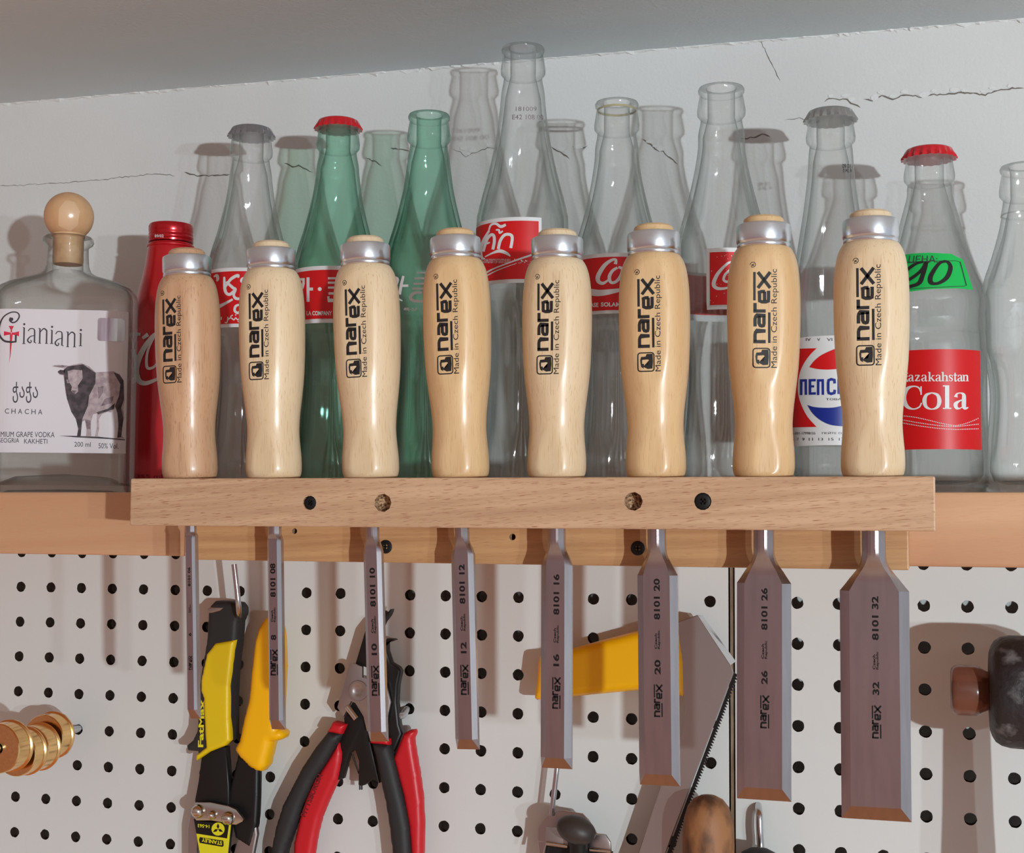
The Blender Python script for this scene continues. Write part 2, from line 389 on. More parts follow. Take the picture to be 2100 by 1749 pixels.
class Decal:
    """2-D shapes in the (a, b) plane of a label, print or engraving"""
    def __init__(s): s.v = []; s.f = []; s.m = []
    def add(s, vs, fs, m):
        o = len(s.v); s.v += list(vs)
        for f in fs: s.f.append(tuple(i + o for i in f)); s.m.append(m)
        return s
    def text(s, t, a0, a1, b0, b1, m=0, bold=0.0, shear=0.0):
        vs, fs, _ = glyphs(t, bold)
        return s.add([(a0 + x * (a1 - a0) + shear * y * (b1 - b0), b0 + y * (b1 - b0)) for x, y in vs], fs, m)
    def poly(s, pts, m=0): return s.add(pts, [tuple(range(len(pts)))], m)
    def rect(s, a0, a1, b0, b1, m=0): return s.poly([(a0, b0), (a1, b0), (a1, b1), (a0, b1)], m)
    def stroke(s, pts, w, m=0, smooth=0):
        if smooth: 
            if isinstance(w, (list, tuple)):
                q = catmull([(p[0], p[1], ww) for p, ww in zip(pts, w)], smooth); pts = [(p[0], p[1]) for p in q]; w = [p[2] for p in q]
            else: pts = catmull(pts, smooth)
        ws = w if isinstance(w, (list, tuple)) else [w] * len(pts)
        n = len(pts); L = []; R = []
        for i in range(n):
            a, b = pts[max(0, i - 1)], pts[min(n - 1, i + 1)]
            t = Vector((b[0] - a[0], b[1] - a[1])); t = t.normalized() if t.length > 1e-12 else Vector((1, 0))
            k = 1.0
            if 0 < i < n - 1:
                e = Vector((pts[i][0] - pts[i-1][0], pts[i][1] - pts[i-1][1]))
                if e.length > 1e-12: k = 1 / max(0.6, abs(e.normalized().dot(t)))
            nx, ny = -t.y * ws[i] / 2 * k, t.x * ws[i] / 2 * k
            L.append((pts[i][0] + nx, pts[i][1] + ny)); R.append((pts[i][0] - nx, pts[i][1] - ny))
        return s.add(L + R, [(i, i + 1, n + i + 1, n + i) for i in range(n - 1)], m)
    def ring(s, ca, cb, r, w, m=0, n=20):
        return s.stroke([(ca + r * math.cos(2*PI*k/n), cb + r * math.sin(2*PI*k/n)) for k in range(n + 1)], w, m)
    def disc(s, ca, cb, r, m=0, n=12, rb=None):
        rb = rb or r
        return s.poly([(ca + r * math.cos(2*PI*k/n), cb + rb * math.sin(2*PI*k/n)) for k in range(n)], m)
    def onto(s, mb, fmap, mat0=0, step=None, axis=0, lift=0.0):
        """cut to strips no wider than step along one axis, then lay on the surface fmap(a, b, lift)"""
        bm = bmesh.new(); vv = [bm.verts.new((p[0], p[1], 0)) for p in s.v]
        for f, m in zip(s.f, s.m):
            try:
                q = bm.faces.new([vv[i] for i in f]); q.material_index = m
            except ValueError: pass
        bmesh.ops.triangulate(bm, faces=bm.faces[:])
        if step:
            for axis in ((0, 1) if axis == 2 else (axis,)):
             lo = min(p[axis] for p in s.v); hi = max(p[axis] for p in s.v)
             k = lo + step
             no = (1, 0, 0) if axis == 0 else (0, 1, 0)
             while k < hi:
                 co = (k, 0, 0) if axis == 0 else (0, k, 0)
                 bmesh.ops.bisect_plane(bm, geom=bm.verts[:] + bm.edges[:] + bm.faces[:], plane_co=co, plane_no=no, dist=1e-9)
                 k += step
        bm.verts.index_update()
        vs = [fmap(v.co.x, v.co.y, lift + 0.00003 * 0) for v in bm.verts]
        o = len(mb.v); mb.v += [tuple(p) for p in vs]
        for f in bm.faces: mb.f.append([v.index + o for v in f.verts]); mb.m.append(mat0 + f.material_index)
        bm.free()

def narex_word(D, a0, b0, L, H, m=0):
    """the bold rounded word, n-a on an underline, e-x under an overline; a along, b up"""
    w = 0.20 * H
    lo, hi = b0 + 0.27 * H, b0 + H                     # high letters
    lo2, hi2 = b0, b0 + 0.73 * H                       # dropped letters
    u = L / 5.05
    def S(pts): D.stroke(pts, w, m)
    def A(pts, k, y0, y1, wd=.98):
        return [(a0 + (k + p[0] * wd) * u, y0 + p[1] * (y1 - y0)) for p in pts]
    h = w / (hi - lo) / 2
    S(A([(.12, 0), (.12, 1)], 0, lo, hi)); S(A([(.12, 1 - h), (.62, 1 - h), (.80, .95 - h), (.88, .74), (.88, 0)], 0, lo, hi))
    S(A([(.1, 1 - h), (.62, 1 - h), (.80, .95 - h), (.88, .74), (.88, 0)], 1.08, lo, hi))
    S(A([(.88, h), (.30, h), (.15, .18), (.13, .30), (.17, .44), (.32, .53), (.88, .53)], 1.08, lo, hi))
    S(A([(.12, 0), (.12, 1)], 2.14, lo, hi)); S(A([(.12, 1 - h), (.70, 1 - h)], 2.14, lo, hi))
    S(A([(.86, .46), (.20, .46)], 2.78, lo2, hi2))
    S(A([(.92, h), (.36, h), (.18, .16), (.12, .34), (.12, .66), (.20, .86), (.36, 1 - h), (.64, 1 - h), (.80, .88), (.86, .70), (.86, .42)], 2.78, lo2, hi2))
    for q in ([(.06, 0), (.95, 1)], [(.06, 1), (.95, 0)]): S(A(q, 3.80, lo2, hi2, 1.25))
    D.rect(a0 + .02 * u, a0 + 2.16 * u, b0 - .02 * H, b0 + .13 * H, m)
    D.rect(a0 + 3.0 * u, a0 + 5.0 * u, b0 + .86 * H, b0 + 1.01 * H, m)
def emblem(D, a0, a1, b0, b1, m=0):
    """rounded square with a dark head-like mark and a light letter in it"""
    r = (b1 - b0) * .16; w = (b1 - b0) * .075; pts = []
    for cx, cy, q in ((a1 - r, b1 - r, 0), (a0 + r, b1 - r, 1), (a0 + r, b0 + r, 2), (a1 - r, b0 + r, 3)):
        for k in range(5):
            t = PI / 2 * (q + k / 4); pts.append((cx + r * math.cos(t), cy + r * math.sin(t)))
    D.stroke(pts + [pts[0], pts[1]], w, m)
    f = lambda x, y: (a0 + x * (a1 - a0), b0 + y * (b1 - b0))
    # head seen from the side, with the small letter left open
    D.poly([f(*p) for p in ((.14, .10), (.52, .06), (.60, .30), (.36, .34), (.30, .62), (.24, .66), (.12, .40))], m)
    D.poly([f(*p) for p in ((.30, .62), (.40, .62), (.42, .84), (.24, .80), (.14, .62), (.24, .66))], m)
    D.poly([f(*p) for p in ((.52, .06), (.94, .08), (.93, .46), (.80, .52), (.78, .80), (.60, .86), (.42, .84), (.41, .74), (.62, .74), (.64, .38), (.60, .30))], m)

# ------------------------------------------------------------------ setting: wall, ceiling, pegboard
WALL_Y = 0.045
def build_setting():
    mb = MB()
    mb.box(-1.3, 1.9, WALL_Y, WALL_Y + 0.06, -0.75, 0.40)
    D = Decal()
    cracks = [[(0,382),(60,379),(130,375),(210,368),(300,358),(330,357),(360,361)], [(378,354),(410,361),(440,359),(472,358)],
              [(583,335),(600,341),(612,340),(642,353)], [(750,325),(770,331),(783,341)], [(800,303),(818,305),(840,310)],
              [(928,307),(945,312),(955,321),(975,312),(1000,303),(1020,306)], [(1130,302),(1150,313),(1168,326)], [(1175,299),(1190,305),(1205,299)],
              [(1318,286),(1335,296),(1345,307),(1360,311),(1390,337)], [(1690,208),(1700,203),(1735,204),(1745,212),(1765,221)],
              [(1772,204),(1788,207),(1808,195),(1830,203),(1860,194),(1890,200),(1915,194),(1958,193),(1972,190),(2020,194),(2040,187),(2070,182),(2100,181)],
              [(1556,78),(1568,100),(1582,130),(1600,165)], [(1520,284),(1545,282),(1562,275),(1580,281)], [(1610,247),(1640,242),(1652,246)]]
    for c in cracks:
        pts = []
        for (u0, v0), (u1, v1) in zip(c[:-1], c[1:]):
            n = max(2, int(math.hypot(u1 - u0, v1 - v0) / 6))
            for k in range(n):
                t = k / n; pts.append((u0 + (u1 - u0) * t + random.uniform(-1, 1), v0 + (v1 - v0) * t + random.uniform(-1.6, 1.6)))
        pts.append(c[-1])
        q = [P(u, v, -45) for u, v in pts]
        faint = c[0] in ((0, 382), (1556, 78), (928, 307), (1610, 247))
        ws = [random.uniform(.0004, .0009) * (.6 if faint else 1.25) for _ in q]; ws[0] = ws[-1] = .0001
        D.stroke([(p.x, p.z) for p in q], ws, 0)
    D.onto(mb, lambda a, b, l: (a, WALL_Y - 0.00015, b), 1)
    D = Decal()                                       # paint lifting along the cracks
    for c in cracks[3:9] + cracks[9:11]:
        for (u, v) in c[1:-1]:
            p = P(u, v, -45); r = random.uniform(.0012, .0028); n = 7
            cx, cz = p.x + random.uniform(-.002, .002), p.z + random.uniform(.0012, .0028)
            D.poly([(cx + r * (1.5 * random.uniform(.6, 1.2)) * math.cos(2*PI*k/n), cz + r * random.uniform(.5, .9) * math.sin(2*PI*k/n)) for k in range(n)], 0)
    D.onto(mb, lambda a, b, l: (a, WALL_Y - 0.0004, b), 2)
    struct(mb.build('wall_back', [M['wall'], M['crack'], M['flake']], smooth=0))
    # ceiling, a touch lower to the right
    zl, zr = 0.3529 + (-1.3 + 0.062) * -0.00405, 0.3529 + (1.9 + 0.062) * -0.00405
    mb = MB()
    y0, y1 = -2.4, WALL_Y + 0.06
    mb.add([(-1.3,y0,zl),(1.9,y0,zr),(1.9,y1,zr),(-1.3,y1,zl),(-1.3,y0,zl+.06),(1.9,y0,zr+.06),(1.9,y1,zr+.06),(-1.3,y1,zl+.06)],
           [(0,3,2,1),(4,5,6,7),(0,1,5,4),(1,2,6,5),(2,3,7,6),(3,0,4,7)])
    struct(mb.build('ceiling', M['ceiling'], smooth=0))
    # ragged paint along the joint
    mb = MB(); rings = []; x = -0.25
    while x < 1.0:
        z = 0.3529 + (x + 0.062) * -0.00405
        a, b = random.uniform(.0002, .0020), random.uniform(.0004, .0018)
        if random.random() < .3: b *= 1.8
        rings.append([(x, WALL_Y + .001, z + .001), (x, WALL_Y - a * .8, z + .0004), (x + random.uniform(-.001, .001), WALL_Y - a, z - b * .5), (x, WALL_Y - a * .4, z - b), (x, WALL_Y + .001, z - b)])
        x += random.uniform(.0015, .006)
    mb.loft(rings); struct(mb.build('trim_1', M['flake'], smooth=0))
build_setting()

SEAM = P(1506, 1400, 0).x
PEG_TOP, PEG_BOT = 0.0030 + 0.0254 * 0.5 + .004, -0.46
def pegboard(x_first, ncol, z_off, x0, x1, bevel_right, name, label):
    """perforated hardboard sheet, every hole a real hole"""
    mb = MB(); T = 0.0055; r = 0.00375; n = 16; h = 0.0127
    rows = range(0, 18)
    zt = z_off + h
    for c in range(ncol):
        cx = x_first + 0.0254 * c
        for rr in rows:
            cz = z_off - 0.0254 * rr
            out = []; inn = []; bk = []
            for k in range(n):
                a = 2 * PI * (k + .5) / n; cs, sn = math.cos(a), math.sin(a)
                q = h / max(abs(cs), abs(sn))
                out.append((cx + q * cs, 0, cz + q * sn)); wob = r * random.uniform(.96, 1.05)
                inn.append((cx + wob * cs, 0, cz + wob * sn)); bk.append((cx + r * cs, T, cz + r * sn))
            # square corners
            o = len(mb.v); mb.v += out + inn + bk
            for k in range(n):
                k2 = (k + 1) % n
                mb.f.append([o + k, o + k2, o + n + k2, o + n + k]); mb.m.append(0)
                mb.f.append([o + n + k, o + n + k2, o + 2*n + k2, o + 2*n + k]); mb.m.append(2)
            for sx, sz in ((1,1),(-1,1),(-1,-1),(1,-1)):
                i = [k for k in range(n) if math.cos(2*PI*(k+.5)/n) * sx > 0 and math.sin(2*PI*(k+.5)/n) * sz > 0]
                i.sort(key=lambda k: abs(abs(math.cos(2*PI*(k+.5)/n)) - abs(math.sin(2*PI*(k+.5)/n))))
                k1, k2 = sorted(i[:2])
                mb.add([out[k1], out[k2], (cx + sx * h, 0, cz + sz * h)], [(0, 1, 2)], 0)
    gx0, gx1 = x_first - h, x_first + 0.0254 * (ncol - 1) + h
    zb = z_off - 0.0254 * 17 - h
    bx = x1 - 0.0032 if bevel_right else x1
    for a, b in ((x0, gx0), (gx1, bx)):
        mb.add([(a, 0, zb), (b, 0, zb), (b, 0, zt), (a, 0, zt)], [(0, 1, 2, 3)], 0)
    if bevel_right:
        mb.add([(bx, 0, zb), (x1, .0022, zb), (x1, .0022, zt), (bx, 0, zt), (x1, T, zb), (x1, T, zt)], [(0, 1, 2, 3), (1, 4, 5, 2)], 1)
    else:
        mb.add([(x0, 0, zb), (x0, T, zb), (x0, T, zt), (x0, 0, zt)], [(0, 1, 2, 3)], 1)
    mb.add([(x0, 0, zt), (bx, 0, zt), (bx, T, zt), (x0, T, zt)], [(0, 1, 2, 3)], 1)
    me_o = mb.build(name, [M['peg'], M['pegraw'], M['pegbore']], smooth=0)
    return tag(me_o, label, 'pegboard')
pegboard(-0.0254 * 9, 9 + 21, 0.0, -0.25, SEAM - 0.0003, True, 'pegboard', 'white perforated pegboard sheet left of the vertical seam, with a raw brown edge')
pegboard(0.56275, 14, 0.0003, SEAM + 0.0005, 0.925, False, 'pegboard', 'white perforated pegboard sheet right of the vertical seam, behind the black mallet')

# ------------------------------------------------------------------ shelf, backing strip, chisel rack
SHELF_TOP, SHELF_BOT = 0.0411, 0.0043
def board(name, x0, x1, y0, y1, z0, z1, m, label, cat, holes=(), bev=0.0008):
    mb = MB(); mb.box(x0, x1, y0, y1, z0, z1)
    o = mb.build(name, m, smooth=0)
    bm = bmesh.new(); bm.from_mesh(o.data); bmesh.ops.bevel(bm, geom=bm.edges[:], offset=bev, segments=2, affect='EDGES', profile=.5); bm.to_mesh(o.data); bm.free()
    if holes:
        cut = MB()
        for (p, ax, r, dep, n) in holes:
            if ax == 'y': cut.lathe([(r, -0.01), (r, dep)], n, 0, tuple(p), 'y')
            else: cut.lathe([(r, -dep), (r, 0.01)], n, 0, tuple(p), 'z')
        co = cut.build('cutter', M['rawhole'], smooth=0)
        md = o.modifiers.new('holes', 'BOOLEAN'); md.operation = 'DIFFERENCE'; md.object = co; md.solver = 'EXACT'; md.material_mode = 'TRANSFER'
        dg = bpy.context.evaluated_depsgraph_get()
        me = bpy.data.meshes.new_from_object(o.evaluated_get(dg))
        o.modifiers.clear(); o.data = me; bpy.data.objects.remove(co)
    return tag(o, label, cat)
board('shelf_board', -0.30, 0.95, -0.176, WALL_Y - 0.0005, SHELF_BOT, SHELF_TOP, M['pine'], 'long pine shelf plank carrying the row of bottles, above the pegboard', 'shelf', bev=0.0015)
BACK_F = -0.195
scr = [(791, 1120), (1308, 1124)]; pin = [(604, 1089), (1051, 1101)]
hl = [(P(u, v, 195), 'y', 0.0016 if u < 800 else 0.0018, 0.012, 9) for u, v in pin]
hl = [(Vector((p.x, -0.195, p.z)), a, r, dp, n) for p, a, r, dp, n in hl]
board('backing_strip', 0.2475, 0.634, BACK_F, -0.1763, 0.0030, 0.0430, M['beech2'], 'flat wooden backing strip screwed to the shelf front behind the chisel rack', 'board', hl)

CH = [  # photo px of handle top and blade tip, blade width, shank dia, chamfer, thickness, side land, twist, wood
    (383, 512, 397, 1475, 6, 6.2, 1.2, 5.2, 2.6, -2, 'handle2'), (556, 497, 568, 1497, 8, 7.4, 1.6, 5.2, 2.2, 1, 'handle0'),
    (748, 487, 775, 1522, 10, 7.3, 2.0, 5.0, 1.8, 2, 'handle0'), (933, 472, 958, 1538, 12, 7.6, 2.4, 5.0, 1.6, 2, 'handle1'),
    (1143, 473, 1140, 1577, 16, 9.2, 3.2, 4.8, 1.2, 0, 'handle0'), (1340, 462, 1352, 1612, 20, 9.4, 3.4, 4.6, 1.0, 3, 'handle1'),
    (1566, 445, 1566, 1642, 26, 10.3, 4.0, 4.4, .9, 11, 'handle1'), (1785, 434, 1797, 1683, 32, 11.6, 4.6, 4.2, .8, 0, 'handle0')]
CH_D = 215
RACK_T, RACK_B = 0.0474, 0.0222
ch_base = []
for c in CH:
    a, b = P(c[0], c[1], CH_D), P(c[2], c[3], CH_D)
    t = (RACK_T - b.z) / (a.z - b.z)
    q = b.lerp(a, t); ch_base.append((q, math.atan2(a.x - b.x, a.z - b.z), a.z, b.z))
rh = []
for u, v, r, dp in ((635, 1031, .0037, .0042), (785, 1031, .0047, .0065), (1299, 1028, .0046, .0075), (1441, 1028, .0042, .0042)):
    p = P(u, v, 235); rh.append((Vector((p.x, -0.235, p.z)), 'y', r, dp, 14 if dp < .005 else 9))
for (q, a, _, _), c in zip(ch_base, CH):
    rh.append((Vector((q.x - math.sin(a) * .0126, q.y, RACK_T)), 'z', c[5] / 2000 + 0.0012, 0.03, 20))
board('chisel_rack', 0.2312, 0.6467, -0.235, -0.1953, RACK_B, RACK_T, M['beech'], 'light beech rack bar holding eight chisels, with two black screws and two drilled holes', 'rack', rh)

def screw(u, v, d, r, label, inset):
    p = P(u, v, d); t = thing('wood_screw', label, 'screw', (p.x, -d / 1000 + inset, p.z))
    mb = MB()
    mb.lathe([(0.0004, .0105), (r * .45, .010), (r * .5, 0.004), (r, 0.0016), (r, 0.0004), (r * .8, 0.0001), (r * .42, 0.0), (r * .36, .0009), (.0001, .0012)], 20, 0, (0, 0, 0), 'y')
    mb.build('screw_head', M['screw'], t, local=True)
    mb = MB()
    for k in range(2):
        a = k * PI / 2 + .5; c, s = math.cos(a) * r * .5, math.sin(a) * r * .5; w = r * .1
        mb.box(-r*.5 if k == 0 else -w, r*.5 if k == 0 else w, -0.0002, .0004, -w if k == 0 else -r*.5, w if k == 0 else r*.5)
    mb.build('cross_recess', M['ink2'], t, local=True, smooth=0)
screw(635, 1031, 235, .0034, 'black screw sunk in the rack face between the second and third chisels', .0006)
screw(1441, 1028, 235, .0039, 'black screw sunk in the rack face between the sixth and seventh chisels', .0006)
screw(791, 1121, 195, .0037, 'black screw in the backing strip just right of the 10 mm chisel shank', -.0006)
screw(1308, 1124, 195, .0037, 'black screw in the backing strip just left of the 20 mm chisel shank', -.0006)

# ------------------------------------------------------------------ chisels
HP = [(12.6,0),(14.0,1.0),(14.7,3.2),(14.95,6),(14.8,12),(14.3,17.5),(13.9,24),(14.05,29),(14.6,35),(15.3,40.5),(16.05,46.5),(16.7,52.5),(17.15,58.5),(17.55,68),(17.75,78),(17.7,87),(17.35,95),(16.5,102),(15.3,106.5),(13.7,109.6),(12.7,110.6)]
def hrad(z):
    for (r0, z0), (r1, z1) in zip(HP[:-1], HP[1:]):
        if z0 <= z <= z1: return r0 + (r1 - r0) * (z - z0) / (z1 - z0)
    return HP[-1][0]
FLAT = 15.6
def flat_at(z): return FLAT if z > 30 else 13.7
def chisel(i):
    (q, ang, ztop, ztip), c = ch_base[i], CH[i]
    wmm, sh, cham, th, land, twist, wd = c[4:]
    land = th - (.84 if i > 1 else 1.15) * cham
    nth = ('narrowest', '8 mm', '10 mm', '12 mm', '16 mm', '20 mm', '26 mm', 'widest')[i]
    lab = {0: 'narrowest 6 mm chisel, first from the left in the rack, pinkish wooden handle',
           1: '8 mm chisel hanging second from the left in the rack, pale wooden handle',
           2: '10 mm chisel hanging third from the left, in front of the red and black pliers',
           3: '12 mm chisel hanging fourth from the left, between the pliers and the saw',
           4: '16 mm chisel hanging fifth in the rack, in front of the yellow saw handle',
           5: '20 mm chisel hanging sixth in the rack, in front of the grey saw blade',
           6: '26 mm chisel hanging seventh in the rack, in front of the pegboard seam',
           7: 'widest 32 mm chisel, eighth and last in the rack, pale wooden handle'}[i]
    root = thing('wood_chisel', lab, 'chisel', q, 'bevel edged chisels hanging in the rack', (0, ang, 0))
    k = (ztop - RACK_T) * 1000 / 126.0 / math.cos(ang)      # handle length scale
    tw = math.radians(twist); ct, st = math.cos(tw), math.sin(tw)
    rot = lambda x, y: (x * ct - y * st, x * st + y * ct)
    # handle: turned, with a flat ground on the printed side and the opposite one
    mb = MB(); rings = []; n = 56
    prof = [(r, z) for r, z in HP]
    prof = catmull(prof, 3)
    for r, z in prof:
        ring = []
        f = flat_at(z) if z > 2 else 99
        for j in range(n):
            a = 2 * PI * j / n; x, y = r * math.cos(a), r * math.sin(a); y = max(-f, min(f, y))
            x, y = rot(x, y); ring.append((x / 1000, y / 1000, z * k / 1000))
        rings.append(ring)
    for r, z in ((10.2, 111), (10.2, 122.6), (9.7, 124.6), (8.4, 125.7), (5, 126)):
        rings.append([(r * math.cos(2*PI*j/n) / 1000, r * math.sin(2*PI*j/n) / 1000, z * k / 1000) for j in range(n)])
    mb.loft(rings)
    D = Decal()
    emblem(D, 51.4, 60.4, -1.7, 6.2); narex_word(D, 62.8, -1.9, 34.2, 8.0)
    D.text('Made in Czech Republic', 51.2, 98, -5.9, -2.3, 0, 0.0)
    D.ring(100.2, 6.3, 1.25, .3, 0, 16); D.text('R', 99.6, 100.8, 5.6, 7.0, 0, .02)
    def hm(a, b, l):
        z = a; r = hrad(z); x = -b; y = -min(math.sqrt(max(0, r * r - x * x)), flat_at(z)) - .06
        x, y = rot(x, y); return (x / 1000, y / 1000, z * k / 1000)
    D.onto(mb, hm, 1, 1.2, 0)
    D2 = None
    mb.build('handle', [M[wd], M['ink']], root, 30, True)
    # hoop
    mb = MB()
    mb.lathe([(r / 1000, z * k / 1000) for r, z in ((10.3,111),(12.6,110.4),(12.95,110.9),(12.95,111.9),(12.75,112.5),(13.15,113.2),(13.3,114),(13.3,120.6),(13.0,121.5),(12.3,121.9),(10.3,121.9),(10.3,111))], 56, caps=False)
    mb.build('striking_hoop', M['zinc'], root, 40, True)
    # blade
    zb = lambda v: (P(c[2], v, CH_D).z - RACK_T) * 1000
    sh_v = (1104, 1111, 1133, 1137, 1159, 1180, 1196, 1212)[i]; st_v = (1090, 1093, 1096, 1098, 1106, 1112, 1118, 1126)[i]
    z0, z1, z2 = zb(st_v), zb(sh_v), (ztip - RACK_T) * 1000
    bh = max(3.2, 5.0 + .05 * wmm)
    hw = wmm / 2; rs = sh / 2
    def section(h, cm, t, ld, yb=None):
        yf, ybk = -t / 2, t / 2
        return [(-h, ybk), (-h * .4, ybk), (h * .4, ybk), (h, ybk), (h, ybk - ld), (h - cm * .5, (ybk - ld + yf) / 2), (h - cm, yf), ((h - cm) * .4, yf), (-(h - cm) * .4, yf), (-(h - cm), yf), (-h + cm * .5, (ybk - ld + yf) / 2), (-h, ybk - ld)]
    full = section(hw, cham, th, land)
    circ = []
    for x, y in section(rs * 1.0, rs * .55, rs * 2, rs * .7):
        a = math.atan2(y, x); circ.append((rs * math.cos(a), rs * math.sin(a)))
    mb = MB(); rings = []
    rings.append([(x, y, 0) for x, y in circ]); rings.append([(x, y, z0) for x, y in circ])
    ns = 10
    for j in range(1, ns + 1):
        t = j / ns; g = t ** 1.7; mm = min(1, t * 1.35) ; mm = mm * mm * (3 - 2 * mm)
        h = rs + (hw - rs) * g; sec = section(h, cham * (.35 + .65 * g), th, land)
        rings.append([(cx * (1 - mm) + sx * mm, cy * (1 - mm) + sy * mm, z0 + (z1 - z0) * t) for (cx, cy), (sx, sy) in zip(circ, sec)])
    rings.append([(x, y, z2 + bh) for x, y in full])
    yb = th / 2 - .35
    tip = []
    for x, y in full:
        tip.append((x if y > 0 else (x / max(.01, hw - cham)) * hw if abs(x) <= hw - cham + .01 else math.copysign(hw, x), max(y, yb), z2))
    rings.append(tip)
    rings = [[(x / 1000, y / 1000, z / 1000) for x, y, z in r] for r in rings]
    mb.loft(rings)
    # etched marks read upwards
    V = [((1163,1202),(1239,1256),(1297,1304),(1344,1373)), ((1155,1224),(1245,1275),(1301,1312),(1331,1384)), ((1164,1244),(1263,1298),(1319,1343),(1364,1426)),
         ((1157,1238),(1258,1293),(1316,1339),(1362,1424)), ((1177,1260),(1281,1317),(1340,1365),(1387,1452)), ((1186,1270),(1292,1330),(1352,1382),(1402,1469)),
         ((1205,1291),(1313,1350),(1374,1402),(1424,1492)), ((1222,1312),(1335,1372),(1397,1424),(1445,1513))][i]
    num = ('6', '8', '10', '12', '16', '20', '26', '32')[i]
    hh = 1.55 if i == 0 else 3.1; cx = (0, -.1, .3, .2, .6, .2, .6, .5)[i]
    D = Decal(); zz = lambda v: zb(v)
    D.text('8101 ' + ('0' + num if len(num) == 1 else num), zz(V[0][1]), zz(V[0][0]), -hh/2, hh/2, 0, .035)
    D.text('Czech', zz(V[1][1]), zz(V[1][0]) - 1.5, hh * .03, hh * .45, 0, .03); D.text('Republic', zz(V[1][1]) , zz(V[1][0]), -hh * .52, -hh * .06, 0, .03)
    D.text(num, zz(V[2][1]), zz(V[2][0]), -hh/2, hh/2, 0, .035)
    narex_word(D, zz(V[3][1]), -hh * .72, zz(V[3][0]) - zz(V[3][1]), hh * 1.35)
    D.onto(mb, lambda a, b, l: ((cx - b) / 1000, (-th / 2 - .04) / 1000, a / 1000), 1)
    mb.build('blade', [M['steel'], M['ink2']], root, 12, True)
for i in range(8): chisel(i)

# ------------------------------------------------------------------ bottles
class Bottle:
    """frame of a bottle standing on the shelf: pixel axis, distance, pixel half width"""
    def __init__(s, u, v_top, d, u_body=None, v_body=600):
        s.d = d; a = P(u, v_top, d); s.top = a.z - SHELF_TOP
        s.x, s.y, s.z = a.x, -d / 1000, SHELF_TOP + 0.0002
        dx, dy = CAM.x - s.x, s.y - CAM.y; s.alpha = math.atan2(dx, dy)
        s.dist = math.hypot(dx, dy)
    def local(s, u, v, rad, extra=0.0):
        """angle and height where pixel (u, v) meets the round of radius rad"""
        ray = _right * ((u - 1050) / F_PX) + _down * ((v - 874.5) / F_PX) + _fwd
        ox, oy = CAM.x - s.x, CAM.y - s.y; A = ray.x ** 2 + ray.y ** 2; B = ox * ray.x + oy * ray.y; C = ox * ox + oy * oy - rad * rad
        disc = B * B - A * C
        if disc < 0: t = -B / A
        else: t = (-B - math.sqrt(disc)) / A
        x, y, z = ox + ray.x * t, oy + ray.y * t, CAM.z + ray.z * t
        return math.atan2(x, -y), z - s.z

def interp(prof, z):
    for (r0, z0), (r1, z1) in zip(prof[:-1], prof[1:]):
        if z0 <= z <= z1: return r0 + (r1 - r0) * (z - z0) / max(1e-9, z1 - z0)
    return prof[-1][0] if z > prof[-1][1] else prof[0][0]

def bottle_mesh(prof, H, fin_r, wall=0.0028, n=60, mod=None, cap=False):
    """outer profile, crown finish, inner wall as one closed skin"""
    mb = MB(); f = fin_r
    fin = [(f * .90, H - .0205), (f * 1.045, H - .0180), (f * 1.06, H - .0150), (f * 1.0, H - .0095), (f * .94, H - .0048), (f * 1.0, H - .0036), (f * 1.02, H - .0020), (f * .97, H - .0005), (f * .86, H)]
    out = [(0.0008, 0.0022), (prof[0][0] * .62, 0.0016)] + prof + fin
    inner = [(f * .66, H - .0006), (f * .60, H - .004), (f * .60, H - .02)]
    for r, z in reversed(prof):
        if z < H - .03 and z > 0.012: inner.append((max(f * .58, r - wall), z))
    rb = inner[-1][0]; inner += [(rb * .9, .0085), (rb * .6, .0068), (.0008, .0075)]
    mb.lathe(out + inner, n, mod=(lambda a, z: mod(a, z)) if mod else None)
    return mb

def crown(mb, z, r=0.0138, crimp=0.0158, m=0):
    n = 84; rings = []
    for rr, zz, amp in ((crimp, z - .0062, .052), (crimp * .985, z - .0050, .05), (r * 1.045, z - .0030, .035), (r * 1.01, z - .0014, .012), (r * .97, z - .0003, 0), (r * .86, z + .0004, 0), (r * .5, z + .0006, 0)):
        rings.append([(rr * (1 + amp * math.cos(21 * 2 * PI * k / n)) * math.cos(2*PI*k/n), rr * (1 + amp * math.cos(21 * 2*PI*k/n)) * math.sin(2*PI*k/n), zz) for k in range(n)])
    mb.loft(rings, m, True)

def contour_profile(R, H, neck, label=None):
    """waisted cola bottle; heights from photo fractions"""
    t = [(.0, .86), (.008, .92), (.03, .955), (.10, .95), (.17, .90), (.25, .845), (.31, .83), (.37, .87), (.425, .945), (.44, .985), (.46, 1.0), (.60, 1.0), (.625, .97), (.66, .905), (.70, .80), (.75, .685), (.80, .585), (.85, .515)]
    pr = [(R * r, H * z) for z, r in t]
    pr.append((neck * 1.0 + .0002, H - .030)); 
    pr = [p for p in pr if p[1] < H - .028] + [(neck * .93, H - .024)]
    q = catmull(pr, 3); return [(r, z) for r, z in q]
def flutes(H, nf=10, depth=.05):
    def f(a, z):
        t = z / H
        k = 0
        if .10 < t < .42: k = min(1, (t - .10) / .06, (.42 - t) / .04)
        elif .635 < t < .84: k = min(1, (t - .635) / .03, (.84 - t) / .10)
        return 1 - depth * max(0, k) * (1 - abs(math.cos(nf * a / 2))) * 1.3
    return f

